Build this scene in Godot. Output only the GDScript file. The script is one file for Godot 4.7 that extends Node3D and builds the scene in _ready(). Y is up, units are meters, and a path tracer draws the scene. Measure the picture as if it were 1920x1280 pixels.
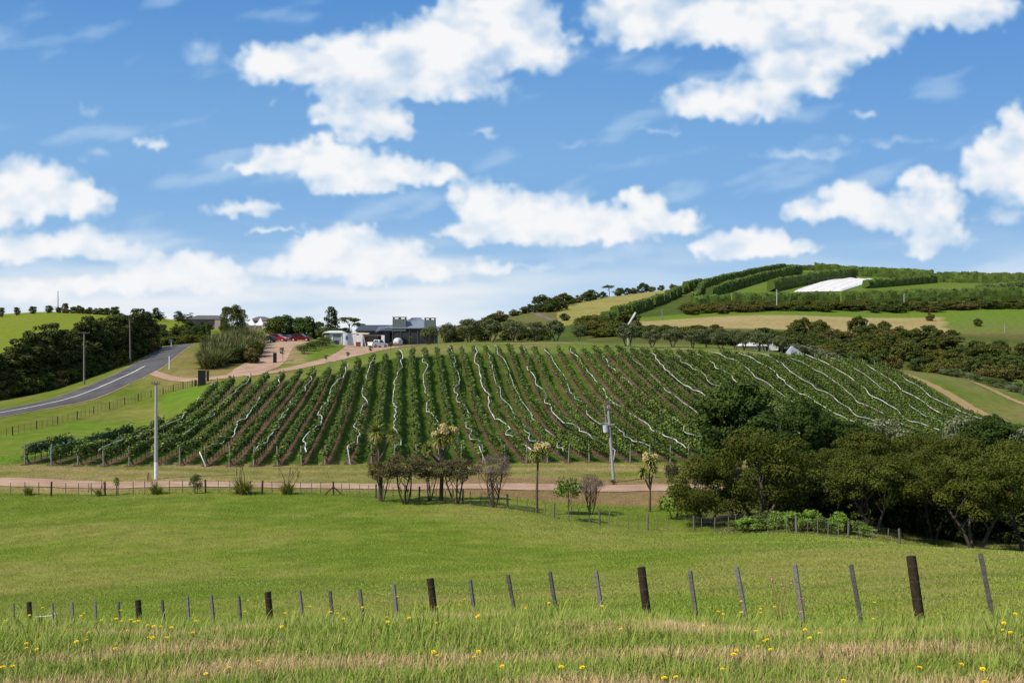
extends Node3D
# A vineyard on a slope across a small valley, seen over a paddock fence. Units are metres, y up, the camera looks along -z; "d" below is metres ahead of the camera.

const EYE := 14.0
const FOCAL := 2059.0   # pixels, for the 1920 wide photograph

class MB:
	var v := PackedVector3Array()
	var n := PackedVector3Array()
	var c := PackedColorArray()
	var ix := PackedInt32Array()
	func tri(a: Vector3, b: Vector3, d: Vector3, col: Color) -> void:
		var nn := (d - a).cross(b - a).normalized()
		var k := v.size()
		v.append(a); v.append(b); v.append(d)
		n.append(nn); n.append(nn); n.append(nn)
		c.append(col); c.append(col); c.append(col)
		ix.append(k); ix.append(k + 1); ix.append(k + 2)
	func quad(a: Vector3, b: Vector3, d: Vector3, e: Vector3, col: Color) -> void:
		var nn := (d - a).cross(b - a).normalized()
		var k := v.size()
		for p in [a, b, d, e]:
			v.append(p); n.append(nn); c.append(col)
		for q in [0, 1, 2, 0, 2, 3]:
			ix.append(k + q)
	func box(at: Vector3, size: Vector3, col: Color, bs := Basis.IDENTITY) -> void:
		var h := size * 0.5
		var p := []
		for s in [Vector3(-1, -1, -1), Vector3(1, -1, -1), Vector3(1, 1, -1), Vector3(-1, 1, -1), Vector3(-1, -1, 1), Vector3(1, -1, 1), Vector3(1, 1, 1), Vector3(-1, 1, 1)]:
			p.append(at + bs * (s * h))
		for f in [[0, 1, 2, 3], [5, 4, 7, 6], [4, 0, 3, 7], [1, 5, 6, 2], [3, 2, 6, 7], [4, 5, 1, 0]]:
			quad(p[f[3]], p[f[2]], p[f[1]], p[f[0]], col)
	func tube(pts: Array, radii: Array, sides: int, col: Color, capped := true) -> void:
		var k0 := v.size()
		var m := pts.size()
		for i in m:
			var t: Vector3 = (pts[mini(i + 1, m - 1)] - pts[maxi(i - 1, 0)]).normalized()
			var a := t.cross(Vector3.RIGHT if absf(t.x) < 0.8 else Vector3.UP).normalized()
			var b := t.cross(a)
			for s in sides:
				var w := TAU * s / sides
				var o := a * cos(w) + b * sin(w)
				v.append(pts[i] + o * radii[i]); n.append(o); c.append(col)
		for i in m - 1:
			for s in sides:
				var p := k0 + i * sides + s
				var q := k0 + i * sides + (s + 1) % sides
				for e in [p, q + sides, q, p, p + sides, q + sides]:
					ix.append(e)
		if capped:
			for i in [0, m - 1]:
				var t: Vector3 = (pts[i] - pts[1 if i == 0 else m - 2]).normalized()
				var k := v.size()
				v.append(pts[i]); n.append(t); c.append(col)
				for s in sides:
					v.append(v[k0 + i * sides + s]); n.append(t); c.append(col)
				for s in sides:
					var q1 := k + 1 + s
					var q2 := k + 1 + (s + 1) % sides
					ix.append(k); ix.append(q2 if i else q1); ix.append(q1 if i else q2)
	func prism(poly: Array, z0: float, z1: float, col: Color) -> void:   # outline in x/y, pushed along z
		var m := poly.size()
		for i in m:
			var a: Vector2 = poly[i]
			var b: Vector2 = poly[(i + 1) % m]
			quad(Vector3(a.x, a.y, z0), Vector3(b.x, b.y, z0), Vector3(b.x, b.y, z1), Vector3(a.x, a.y, z1), col)
		var t := Geometry2D.triangulate_polygon(PackedVector2Array(poly))
		for i in range(0, t.size(), 3):
			var p: Vector2 = poly[t[i]]
			var q: Vector2 = poly[t[i + 1]]
			var r: Vector2 = poly[t[i + 2]]
			tri(Vector3(p.x, p.y, z1), Vector3(r.x, r.y, z1), Vector3(q.x, q.y, z1), col)
			tri(Vector3(p.x, p.y, z0), Vector3(q.x, q.y, z0), Vector3(r.x, r.y, z0), col)
	func leaf(p: Vector3, nrm: Vector3, turn: float, ln: float, wd: float, col: Color) -> void:
		var a := nrm.cross(Vector3.UP if absf(nrm.y) < 0.9 else Vector3.RIGHT).normalized()
		var t := a.rotated(nrm, turn)
		var b := nrm.cross(t)
		var k := v.size()
		v.append(p - t * ln); v.append(p + b * wd); v.append(p + t * ln); v.append(p - b * wd)
		for q in 4:
			n.append(nrm); c.append(col)
		for q in [0, 1, 2, 0, 2, 3]:
			ix.append(k + q)
	func mesh(m: Material = null) -> ArrayMesh:
		var am := ArrayMesh.new()
		if v.is_empty():
			return am
		var arr := []
		arr.resize(Mesh.ARRAY_MAX)
		arr[Mesh.ARRAY_VERTEX] = v; arr[Mesh.ARRAY_NORMAL] = n; arr[Mesh.ARRAY_COLOR] = c; arr[Mesh.ARRAY_INDEX] = ix
		am.add_surface_from_arrays(Mesh.PRIMITIVE_TRIANGLES, arr)
		am.surface_set_material(0, m)
		return am

var M := {}
var rng := RandomNumberGenerator.new()
var taken := {}

func numbered(called: String) -> String:
	var k: int = taken.get(called, 0)
	taken[called] = k + 1
	return called if k == 0 else "%s_%03d" % [called, k]

func tag(o: Node, label: String, category: String, group := "") -> void:
	o.set_meta("label", label); o.set_meta("category", category)
	if group:
		o.set_meta("group", group)

func thing(called: String, label: String, category: String, at := Vector3.ZERO, turn := 0.0, group := "") -> Node3D:
	var o := Node3D.new()
	o.name = numbered(called)
	add_child(o)
	o.position = at; o.rotation.y = turn
	tag(o, label, category, group)
	return o

func part(called: String, m: Mesh, parent: Node, at := Vector3.ZERO) -> MeshInstance3D:
	var o := MeshInstance3D.new()
	o.name = called
	o.mesh = m
	parent.add_child(o, true)
	o.position = at
	return o

func structure(called: String, m: Mesh) -> MeshInstance3D:
	var o := part(called, m, self)
	o.set_meta("kind", "structure")
	return o

func stuff_label(o: Node, label: String, category: String) -> void:
	tag(o, label, category)
	o.set_meta("kind", "stuff")

func copy(o: Node3D, called: String, at: Vector3, turn: float, size: Vector3, label: String, category: String, group := "") -> Node3D:
	var r: Node3D = o.duplicate()
	r.name = numbered(called)
	add_child(r)
	r.position = at; r.rotation.y = turn; r.scale = size
	tag(r, label, category, group)
	return r

func rr(a: float, b: float) -> float:
	return rng.randf_range(a, b)

func unit() -> Vector3:
	var z := rr(-1, 1)
	var a := rr(0, TAU)
	var s := sqrt(1 - z * z)
	return Vector3(s * cos(a), z, s * sin(a))

func nth(k: int) -> String:
	var ones := ["", "first", "second", "third", "fourth", "fifth", "sixth", "seventh", "eighth", "ninth", "tenth", "eleventh", "twelfth", "thirteenth", "fourteenth", "fifteenth", "sixteenth", "seventeenth", "eighteenth", "nineteenth"]
	if k < 20:
		return ones[k]
	var tens := ["", "", "twent", "thirt", "fort", "fift", "sixt", "sevent", "eight", "ninet"]
	return tens[k / 10] + ("ieth" if k % 10 == 0 else "y-" + ones[k % 10])

# ---------- ground heights: a smooth sheet through surveyed spots ----------
var lat := PackedFloat32Array()
const LU := 110
const LV := 170
const U0 := -1.0
const U1 := 1.0
const V0 := 3.2
const V1 := 7.25
var gxs := PackedFloat32Array()
var gds := PackedFloat32Array()
var gh := PackedFloat32Array()
var bump := FastNoiseLite.new()

func wu(x: float, d: float) -> float:
	return x / (maxf(d, -4.0) + 30.0)

func wv(d: float) -> float:
	return log(maxf(d, -4.0) + 30.0)

func kern(r2: float) -> float:
	return 0.0 if r2 < 1e-12 else r2 * log(r2)

func fit_ground() -> void:
	var pu := PackedFloat64Array()
	var pv := PackedFloat64Array()
	var ph := PackedFloat64Array()
	var spots: Array = SURVEY_NEAR.duplicate()
	for s in SURVEY:
		var d: float = s[2]
		spots.append([(s[0] - 960.0) / FOCAL * d, d, -(s[1] - 640.0) / FOCAL * d])
	for s in spots:
		pu.append(wu(s[0], s[1]) * 2.2); pv.append(wv(s[1])); ph.append(s[2])
	var m := pu.size()
	var w := m + 3
	var a: Array[PackedFloat64Array] = []
	for i in w:
		var row := PackedFloat64Array()
		row.resize(w + 1)
		if i < m:
			for j in m:
				row[j] = kern((pu[i] - pu[j]) ** 2 + (pv[i] - pv[j]) ** 2)
			row[i] += 0.004
			row[m] = 1.0; row[m + 1] = pu[i]; row[m + 2] = pv[i]; row[w] = ph[i]
		else:
			for j in m:
				row[j] = [1.0, pu[j], pv[j]][i - m]
		a.append(row)
	for col in w:
		var best := col
		for i in range(col + 1, w):
			if absf(a[i][col]) > absf(a[best][col]):
				best = i
		var sw := a[col]; a[col] = a[best]; a[best] = sw
		var pr := a[col]
		for i in range(col + 1, w):
			var ri := a[i]
			var f := ri[col] / pr[col]
			if f != 0.0:
				for j in range(col, w + 1):
					ri[j] -= f * pr[j]
				a[i] = ri
	var sol := PackedFloat64Array()
	sol.resize(w)
	for i in range(w - 1, -1, -1):
		var s := a[i][w]
		for j in range(i + 1, w):
			s -= a[i][j] * sol[j]
		sol[i] = s / a[i][i]
	lat.resize(LU * LV)
	for q in LV:
		var vv := V0 + (V1 - V0) * q / (LV - 1.0)
		for p in LU:
			var uu := (U0 + (U1 - U0) * p / (LU - 1.0)) * 2.2
			var s := sol[m] + sol[m + 1] * uu + sol[m + 2] * vv
			for i in m:
				var r2 := (uu - pu[i]) ** 2 + (vv - pv[i]) ** 2
				if r2 > 1e-12:
					s += sol[i] * r2 * log(r2)
			lat[q * LU + p] = s

func smooth_h(x: float, d: float) -> float:
	var fu := clampf((wu(x, d) - U0) / (U1 - U0), 0, 0.9999) * (LU - 1)
	var fv := clampf((wv(d) - V0) / (V1 - V0), 0, 0.9999) * (LV - 1)
	var p := int(fu)
	var q := int(fv)
	fu -= p; fv -= q
	var k := q * LU + p
	return EYE + lerpf(lerpf(lat[k], lat[k + 1], fu), lerpf(lat[k + LU], lat[k + LU + 1], fu), fv)

func ground(x: float, d: float) -> float:   # height of the ground sheet itself, between its own corners
	var i := clampi(gxs.bsearch(x) - 1, 0, gxs.size() - 2)
	var j := clampi(gds.bsearch(d) - 1, 0, gds.size() - 2)
	var fx := clampf((x - gxs[i]) / (gxs[i + 1] - gxs[i]), 0, 1)
	var fd := clampf((d - gds[j]) / (gds[j + 1] - gds[j]), 0, 1)
	var w := gxs.size()
	var k := j * w + i
	var h00 := gh[k]; var h10 := gh[k + 1]; var h01 := gh[k + w]; var h11 := gh[k + w + 1]
	if fx >= fd:   # the same diagonal as the sheet's triangles
		return h00 + (h10 - h00) * fx + (h11 - h10) * fd
	return h00 + (h11 - h01) * fx + (h01 - h00) * fd

func px(p: float, d: float) -> float:
	return (p - 960.0) / FOCAL * d

func spot(p: float, d: float, lift := 0.0) -> Vector3:   # a place on the ground, by bearing and distance
	var x := px(p, d)
	return Vector3(x, ground(x, d) + lift, -d)

func on_ground(x: float, d: float, lift := 0.0) -> Vector3:
	return Vector3(x, ground(x, d) + lift, -d)

# bearing (as photograph column), row, distance
const SURVEY := [
	[960, 1140, 32], [960, 1100, 42], [960, 1050, 55], [960, 1000, 66], [960, 972, 75], [960, 955, 82],
	[200, 1150, 36], [200, 1100, 46], [200, 1050, 56], [200, 1000, 67], [200, 952, 80], [200, 933, 87], [20, 935, 87], [-300, 1100, 46], [-300, 960, 82], [-300, 905, 92],
	[560, 1145, 33], [560, 1050, 54], [560, 980, 71], [560, 928, 87],
	[1600, 1140, 27], [1600, 1080, 38], [1600, 1035, 50], [1620, 1016, 58], [1600, 1010, 72], [1900, 1100, 30], [1900, 1052, 42], [1900, 1034, 50], [1900, 1048, 62], [1900, 1037, 78], [1730, 1026, 76],
	[2300, 1100, 34], [2300, 1060, 50], [2300, 1030, 80],
	[1300, 1110, 34], [1300, 1060, 48], [1300, 1012, 65], [1300, 1000, 76], [1214, 995, 78], [1124, 983, 80], [1038, 971, 81], [1240, 955, 87], [1240, 920, 94.5], [1240, 910, 97.5],
	[10, 907, 90.5], [10, 898, 93.5], [400, 913, 91], [400, 904, 94], [750, 919, 91.5], [750, 910, 94.5], [1000, 919.5, 93], [1000, 910, 96],
	[1240, 893, 101], [1000, 893, 99], [750, 892, 98], [1500, 905, 101], [1500, 935, 92], [1800, 992, 90], [1800, 905, 105], [2200, 985, 95], [2200, 890, 120],
	[46, 868, 100], [320, 869, 104], [650, 869, 108], [950, 869, 112], [1256, 869, 116], [-300, 880, 100],
	[440, 858, 111], [459, 838, 118], [480, 805, 127], [510, 774, 142], [540, 735, 162],
	[421, 722, 165], [513, 714, 172], [640, 699, 180], [700, 685, 185], [760, 672, 190], [840, 663, 196], [1000, 659, 203], [1100, 660, 203], [1200, 665, 203], [1300, 672, 205], [1400, 676, 205], [1500, 679, 207], [1600, 686, 207], [1690, 702, 207],
	[1015, 724, 183], [1040, 763, 167], [1080, 807, 146], [1112, 830, 133],
	[1395, 684, 197], [1470, 739, 174], [1520, 780, 162], [1600, 818, 147], [1790, 782, 179], [1700, 840, 145], [1900, 850, 140],
	[760, 735, 165], [760, 800, 137], [700, 850, 116],
	[4, 822, 135], [136, 791, 150], [231, 764, 163], [290, 746, 168.5], [337, 730, 171.5], [-250, 850, 130],
	[0, 781, 150], [110, 757, 159], [160, 742, 165], [212, 722, 172], [245, 706, 178], [271, 690, 186], [295, 672, 203], [328, 649, 235],
	[-200, 790, 150], [0, 752, 172], [100, 730, 186], [180, 700, 200], [250, 674, 218], [-200, 750, 175], [0, 690, 230], [150, 665, 255],
	[0, 645, 310], [0, 597, 420], [50, 588, 432], [100, 586, 440], [200, 590, 432], [290, 600, 405], [350, 606, 390], [400, 614, 365], [-300, 620, 420], [300, 644, 300], [420, 625, 320], [100, 600, 620], [-300, 640, 620],
	[378, 722, 172], [340, 690, 188], [350, 668, 205], [450, 706, 178], [500, 684, 194], [525, 650, 225], [540, 641, 240], [560, 697, 183], [600, 640, 240], [640, 676, 200], [680, 661, 220], [720, 652, 242], [600, 662, 212], [660, 648, 255], [800, 645, 240],
	[805, 645, 228], [880, 641, 226], [965, 641, 226], [1040, 640, 228], [1085, 638, 234], [1175, 651, 234], [1260, 651, 238], [1360, 654, 240], [1465, 661, 246],
	[560, 635, 290], [700, 636, 300], [900, 644, 300], [1050, 648, 300], [900, 642, 420], [850, 650, 360], [500, 622, 330], [600, 630, 420], [700, 640, 600],
	[1500, 668, 262], [1700, 706, 262], [1900, 724, 234], [1750, 698, 222], [1800, 712, 212], [1920, 762, 190], [1920, 742, 202], [2300, 780, 200], [2300, 700, 300],
	[1200, 632, 310], [1500, 638, 325], [1700, 655, 320], [1850, 640, 338], [1850, 588, 425], [1230, 617, 360], [1500, 612, 372], [1700, 613, 382], [1200, 609, 400], [1450, 586, 432], [1750, 588, 440], [2200, 600, 420],
	[1060, 612, 395], [1000, 606, 440], [950, 594, 500], [1020, 579, 530], [1060, 604, 430], [1140, 556, 610], [1250, 543, 655], [1310, 535, 685], [1400, 520, 725], [1480, 506, 765], [1600, 512, 760], [1750, 521, 740], [1920, 534, 700], [2300, 570, 700],
	[1302, 581, 470], [1420, 574, 485], [1570, 571, 495], [1750, 566, 500], [1920, 562, 505], [1130, 600, 440], [1190, 583, 500], [1250, 566, 550], [1310, 560, 540], [1446, 549, 560], [1590, 545, 570], [1600, 522, 690], [1755, 530, 665], [1487, 549, 560], [1650, 525, 668],
	[1480, 640, 1100], [1920, 660, 1100], [1000, 680, 1100], [300, 680, 1100], [-400, 690, 1100], [2500, 680, 1100],
]
# x, distance, height against the eye
const SURVEY_NEAR := [
	[-16, 0, -2.0], [0, -2, -1.6], [0, 2, -1.66], [16, 0, -1.3], [-6, 6, -2.0], [0, 6, -1.97], [6, 6, -1.85], [-5, 10, -2.68], [5, 10, -2.58], [-9, 17, -4.38], [0, 13.5, -3.36], [7, 12, -2.98], [14, 12, -2.75],
	[-12.5, 28.7, -7.95], [-8.9, 26.2, -7.28], [-5.15, 23.6, -6.5], [-1.42, 21, -5.65], [2.29, 18.5, -4.94], [5.98, 15.9, -4.24], [9.7, 13.4, -3.5], [-20, 20, -5.6], [-20, 34, -9.3], [22, 14, -3.4], [22, 25, -5.6],
]
# the vineyard lies in rows; u is metres across them, counted from the row that runs straight away from the camera
const ROW_GAP := 2.24
const ROW_U0 := -34.7
const ROW_LEAN := -0.0971
const ROWS := 57

func row_start(u: float) -> float:
	return 100.0 + (u + 34.7) * 0.2556 if u < 28.0 else 116.0 + (u - 28.0) * 0.62

func row_end(u: float, i: int) -> float:
	if i < 3:
		return [114.0, 130.0, 137.0][i]
	return 163.0 + 9.0 * smoothstep(-28, -17, u) + 20.0 * smoothstep(-20, 0, u) + 10.0 * smoothstep(0, 18, u) + 5.0 * smoothstep(30, 80, u)

func row_x(u: float, d: float) -> float:
	return u + ROW_LEAN * d

# ---------- sky ----------
# cumulus heaps: bearing column, row, half width, half height, strength
const CLOUDS := [
	[500, 122, 62, 44, 1], [570, 118, 85, 50, 1], [660, 112, 90, 58, 1], [760, 105, 110, 70, 1], [860, 82, 110, 82, 1], [950, 72, 100, 80, 1], [1020, 95, 70, 55, .9], [880, 20, 70, 40, 1], [980, 22, 70, 45, 1], [700, 170, 110, 30, .8], [850, 165, 120, 32, .8],
	[630, 212, 52, 32, 1], [690, 228, 85, 42, 1], [745, 245, 38, 26, .9],
	[465, 312, 52, 15, .8], [530, 302, 62, 34, 1], [600, 302, 80, 44, 1], [660, 315, 90, 50, 1], [725, 325, 80, 38, 1], [810, 327, 75, 26, 1], [612, 266, 28, 16, .8], [650, 348, 70, 24, .9],
	[30, 340, 70, 52, 1], [90, 360, 82, 60, 1], [160, 378, 52, 42, 1], [0, 392, 80, 45, 1], [-90, 380, 100, 62, 1], [60, 462, 95, 34, .85], [160, 452, 62, 36, .85], [235, 472, 75, 22, .8], [-20, 475, 90, 30, .85],
	[300, 512, 85, 38, 1], [365, 508, 75, 45, 1], [425, 528, 62, 30, 1], [150, 532, 40, 20, .9], [60, 546, 62, 24, .9], [230, 534, 85, 24, .9],
	[640, 448, 72, 38, .95], [692, 430, 30, 20, .9], [600, 472, 80, 34, .9], [735, 468, 72, 30, .9], [560, 502, 85, 26, .85], [700, 502, 105, 24, .85], [820, 512, 62, 18, .8], [915, 500, 48, 20, .9], [680, 526, 48, 18, .9],
	[900, 372, 55, 42, 1], [960, 392, 82, 46, 1], [1040, 402, 92, 46, 1], [1130, 418, 92, 40, 1], [1212, 402, 62, 46, 1], [1190, 368, 26, 20, .9], [1272, 418, 52, 28, 1], [900, 432, 72, 32, 1], [1000, 438, 122, 26, 1], [1150, 442, 100, 20, .9],
	[1362, 456, 62, 28, 1], [1432, 450, 52, 32, 1], [1492, 462, 48, 18, .9], [1400, 474, 92, 16, .9], [1320, 466, 34, 14, .9],
	[1200, 22, 112, 60, 1], [1330, 30, 132, 68, 1], [1450, 40, 132, 72, 1], [1570, 20, 132, 78, 1], [1700, 8, 132, 60, 1], [1820, 18, 92, 48, 1], [1200, 70, 92, 30, .7], [1500, 112, 112, 48, .9], [1480, 152, 112, 48, .9], [1330, 188, 92, 42, .9], [1400, 202, 102, 32, .9], [1590, 84, 92, 38, .75], [1650, 72, 62, 36, .75], [1400, -80, 420, 70, 1], [1850, -60, 200, 60, 1], [900, -60, 180, 60, .9], [1235, 242, 52, 9, .5],
	[1905, 215, 34, 32, .9], [1880, 292, 72, 48, 1], [1935, 285, 92, 78, 1], [1850, 332, 62, 32, .9], [1925, 352, 82, 40, .9], [2020, 300, 110, 90, 1],
	[1592, 372, 62, 36, 1], [1520, 397, 62, 22, .9], [1642, 388, 82, 34, 1], [1732, 342, 52, 32, 1], [1752, 382, 62, 40, .9], [1700, 412, 92, 28, .9], [1762, 442, 62, 28, .9], [1732, 466, 42, 18, .85], [1880, 400, 60, 24, .5],
	[390, 100, 55, 38, .38], [170, 207, 20, 20, .33], [280, 262, 30, 18, .7], [178, 286, 34, 20, .36], [460, 390, 78, 18, .75], [505, 430, 56, 7, .6], [1530, 285, 130, 16, .4], [1660, 262, 120, 12, .34], [1622, 210, 34, 13, .5], [910, 247, 42, 8, .42], [1080, 268, 60, 12, .3], [1000, 500, 80, 10, .35], [70, 268, 20, 10, .35], [510, 193, 18, 12, .35], [2120, 120, 80, 30, .9], [-200, 150, 90, 40, .9], [-180, 500, 120, 34, .9], [2130, 470, 120, 30, .9],
]

func cloud_field() -> PackedFloat32Array:
	var f := PackedFloat32Array()
	f.resize(640 * 220)
	for b in CLOUDS:
		var rx: float = b[2] * 1.22
		var ry: float = b[3] * 1.22
		for j in range(maxi(0, int((b[1] - ry + 200) / 4)), mini(220, int((b[1] + ry + 200) / 4) + 1)):
			var dy: float = (j * 4 - 200 - b[1]) / ry
			if dy > 0:
				dy *= 1.35
			for i in range(maxi(0, int((b[0] - rx + 300) / 4)), mini(640, int((b[0] + rx + 300) / 4) + 1)):
				var dx: float = (i * 4 - 300 - b[0]) / rx
				var q: float = (1.0 - dx * dx - dy * dy) * b[4]
				if q > 0:
					f[j * 640 + i] = 1.0 - (1.0 - f[j * 640 + i]) * (1.0 - q)
	return f

func look(f: PackedFloat32Array, x: float, y: float) -> float:
	var i := (x + 300) * 0.25
	var j := (y + 200) * 0.25
	var p := clampi(int(i), 0, 638)
	var q := clampi(int(j), 0, 218)
	i = clampf(i - p, 0, 1); j = clampf(j - q, 0, 1)
	var k := q * 640 + p
	return lerpf(lerpf(f[k], f[k + 1], i), lerpf(f[k + 640], f[k + 641], i), j)

func air(el: float) -> Color:   # clear sky by height above the horizon in degrees (sRGB)
	var lo := Color(0.765, 0.860, 0.945)
	var mid := Color(0.505, 0.690, 0.880)
	var hi := Color(0.335, 0.555, 0.81)
	var top := Color(0.215, 0.43, 0.73)
	if el < 8:
		return lo.lerp(mid, smoothstep(0.0, 1.0, el / 8.0 * 0.92 + 0.05))
	if el < 20:
		return mid.lerp(hi, smoothstep(0.0, 1.0, (el - 8) / 12.0))
	return hi.lerp(top, clampf((el - 20) / 60.0, 0, 1))

func make_sky() -> Sky:
	var W := 4096
	var H := 2048
	var fine := FastNoiseLite.new()
	fine.seed = 11; fine.frequency = 0.013; fine.fractal_octaves = 5; fine.fractal_gain = 0.45
	var warp := FastNoiseLite.new()
	warp.seed = 5; warp.frequency = 0.022; warp.fractal_octaves = 3
	# the rest of the dome: scattered cloud from noise, coarse
	var dome := Image.create(512, 256, false, Image.FORMAT_RGB8)
	for j in 256:
		var el := 90.0 - (j + 0.5) / 256.0 * 180.0
		var bg := air(maxf(el, 0.0))
		for i in 512:
			var col := bg
			if el > 0:
				var az := (i + 0.5) / 512.0 * TAU
				var e := deg_to_rad(el)
				var dir := Vector3(cos(e) * sin(az), sin(e), cos(e) * cos(az))
				var s := dir / (dir.y + 0.35) * 85.0
				var q := fine.get_noise_2d(s.x, s.z) * 1.3 + 0.1
				var a := smoothstep(0.05, 0.42, q)
				col = bg.lerp(Color(0.93, 0.94, 0.955), a * 0.9)
			else:
				col = Color(0.42, 0.46, 0.34)
			dome.set_pixel(i, j, col)
	dome.resize(W, H, Image.INTERPOLATE_CUBIC)
	# the band that the photograph shows, 60 degrees wide, 21 high
	var f := cloud_field()
	var pw := int(round(60.0 / 360.0 * W))
	var phh := int(21.0 / 180.0 * H)
	var band := Image.create(pw + 1, phh, false, Image.FORMAT_RGBA8)
	for j in phh:
		var el := 21.0 - (j + 0.5) / H * 180.0
		var te := tan(deg_to_rad(el))
		for i in pw + 1:
			var az := deg_to_rad((i + 0.5) / W * 360.0 - 30.0)
			var x := 960.0 + FOCAL * tan(az)
			var y := 640.0 - FOCAL * te / cos(az)
			var bg := air(el)
			bg = bg.lerp(Color(0.30, 0.53, 0.82), 0.22 * smoothstep(900, 1900, x) * smoothstep(4, 14, el))
			var wx := warp.get_noise_2d(x, y) * 26.0
			var wy := warp.get_noise_2d(x + 900, y + 400) * 15.0
			var b := look(f, x + wx, y + wy)
			var n := fine.get_noise_2d(x * 0.8, y * 1.1)
			var dens := b + n * 0.46 * smoothstep(0.0, 0.4, b) * (1.0 - b * 0.5)
			var a := 0.8 * smoothstep(0.12, 0.98, dens) + 0.2 * smoothstep(0.05, 0.5, dens)
			var white := Color(0.965, 0.968, 0.975)
			# cloud is never one even thickness: broad hollows let a little sky through
			var hollow := smoothstep(-0.05, 0.6, fine.get_noise_2d(x * 0.45 + 500, y * 0.7 + 90)) * 0.30 + smoothstep(0.0, 0.5, -n) * 0.12
			# thin veil low down, streaky
			var st := fine.get_noise_2d(x * 0.22 + 300, y * 1.5)
			var veil := smoothstep(415.0, 570.0, y + st * 70.0) * (0.92 - 0.62 * smoothstep(780.0, 1200.0, x))
			veil = clampf(veil * (0.8 + st * 0.5), 0, 0.92)
			var col := bg.lerp(Color(0.935, 0.945, 0.96), veil)
			# high thin streaks
			var hz := smoothstep(0.12, 0.6, fine.get_noise_2d(x * 0.25 + 77, y * 0.75 + x * 0.16)) * 0.32
			col = col.lerp(Color(0.9, 0.93, 0.97), hz)
			col = col.lerp(white, a * minf(1.0, 0.35 + b * 1.4) * (1.0 - hollow))
			col.a = smoothstep(21.0, 18.2, el)
			band.set_pixel(i, j, col)
	var turned: Image = band.duplicate()
	turned.flip_x()
	dome.convert(Image.FORMAT_RGBA8)
	var y0 := H / 2 - phh
	for k in 6:
		var x0 := int(round(-pw / 2.0 + (k - 2.0) * W / 6.0))   # straight ahead is the picture's edge
		var im := band if k % 2 == 0 else turned
		for xx in [x0, x0 - W, x0 + W]:
			dome.blend_rect(im, Rect2i(0, 0, pw + 1, phh), Vector2i(xx, y0))
	var mat := PanoramaSkyMaterial.new()
	mat.panorama = ImageTexture.create_from_image(dome)
	var sky := Sky.new()
	sky.sky_material = mat
	return sky

# ---------- materials ----------
func noise_tex(seed_: int, freq: float, oct: int, lo: float, hi: float, size := 512) -> ImageTexture:
	var nz := FastNoiseLite.new()
	nz.seed = seed_; nz.frequency = freq; nz.fractal_octaves = oct; nz.fractal_gain = 0.6
	var im := nz.get_seamless_image(size, size)
	im.convert(Image.FORMAT_RGB8)
	var data := im.get_data()
	for i in data.size():
		data[i] = int(255.0 * lerpf(lo, hi, data[i] / 255.0))
	return ImageTexture.create_from_image(Image.create_from_data(size, size, false, Image.FORMAT_RGB8, data))

func mat(called: String, rough := 0.9, tex: Texture2D = null, scale := 1.0, back := Color.BLACK, spec := 0.3) -> StandardMaterial3D:
	var m := StandardMaterial3D.new()
	m.resource_name = called
	m.vertex_color_use_as_albedo = true
	m.roughness = rough
	m.metallic_specular = spec
	if tex:
		m.albedo_texture = tex
		m.uv1_triplanar = true; m.uv1_world_triplanar = true
		m.uv1_scale = Vector3.ONE * scale
	if back != Color.BLACK:
		m.backlight_enabled = true
		m.backlight = back
	M[called] = m
	return m

func make_materials() -> void:
	var grain := noise_tex(3, 0.03, 5, 0.70, 1.0)
	var coarse := noise_tex(9, 0.012, 4, 0.80, 1.0)
	var speck := noise_tex(21, 0.09, 3, 0.62, 1.0, 256)
	var turf := mat("turf", 1.0, grain, 0.42, Color.BLACK, 0.15)
	turf.detail_enabled = true
	turf.detail_blend_mode = BaseMaterial3D.BLEND_MODE_MUL
	turf.detail_albedo = coarse
	turf.detail_uv_layer = BaseMaterial3D.DETAIL_UV_2
	turf.uv2_triplanar = true; turf.uv2_world_triplanar = true; turf.uv2_scale = Vector3.ONE * 0.06
	mat("gravel", 1.0, speck, 0.9, Color.BLACK, 0.15)
	mat("asphalt", 0.9, speck, 0.7, Color.BLACK, 0.25)
	mat("soil", 1.0, speck, 0.6, Color.BLACK, 0.1)
	mat("leaf", 0.7, null, 1.0, Color(0.35, 0.42, 0.12), 0.3)
	mat("dull_leaf", 0.85, null, 1.0, Color(0.18, 0.2, 0.06), 0.2)
	mat("blade", 0.75, null, 1.0, Color(0.4, 0.45, 0.15), 0.25)
	mat("petal", 0.6, null, 1.0, Color(0.5, 0.4, 0.02), 0.3)
	mat("bark", 0.95, speck, 1.7, Color.BLACK, 0.15)
	mat("wood", 0.95, noise_tex(33, 0.05, 4, 0.55, 1.0, 256), 1.3, Color.BLACK, 0.15)
	mat("concrete", 0.9, speck, 1.1, Color.BLACK, 0.2)
	mat("paint", 0.6, noise_tex(44, 0.02, 4, 0.86, 1.0, 256), 0.35)
	mat("cloth", 0.9, noise_tex(45, 0.06, 3, 0.8, 1.0, 256), 0.8, Color(0.3, 0.3, 0.3), 0.1)
	mat("metal", 0.45, noise_tex(46, 0.03, 4, 0.85, 1.0, 256), 0.5)
	mat("wire", 0.5)
	var net := mat("net", 0.9, null, 1.0, Color.BLACK, 0.1)
	net.transparency = BaseMaterial3D.TRANSPARENCY_ALPHA
	net.albedo_color = Color(1, 1, 1, 0.42)
	mat("glass", 0.08, null, 1.0, Color.BLACK, 0.6)
	var car := mat("car_paint", 0.3)
	car.clearcoat_enabled = true; car.clearcoat = 0.8; car.clearcoat_roughness = 0.08

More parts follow.
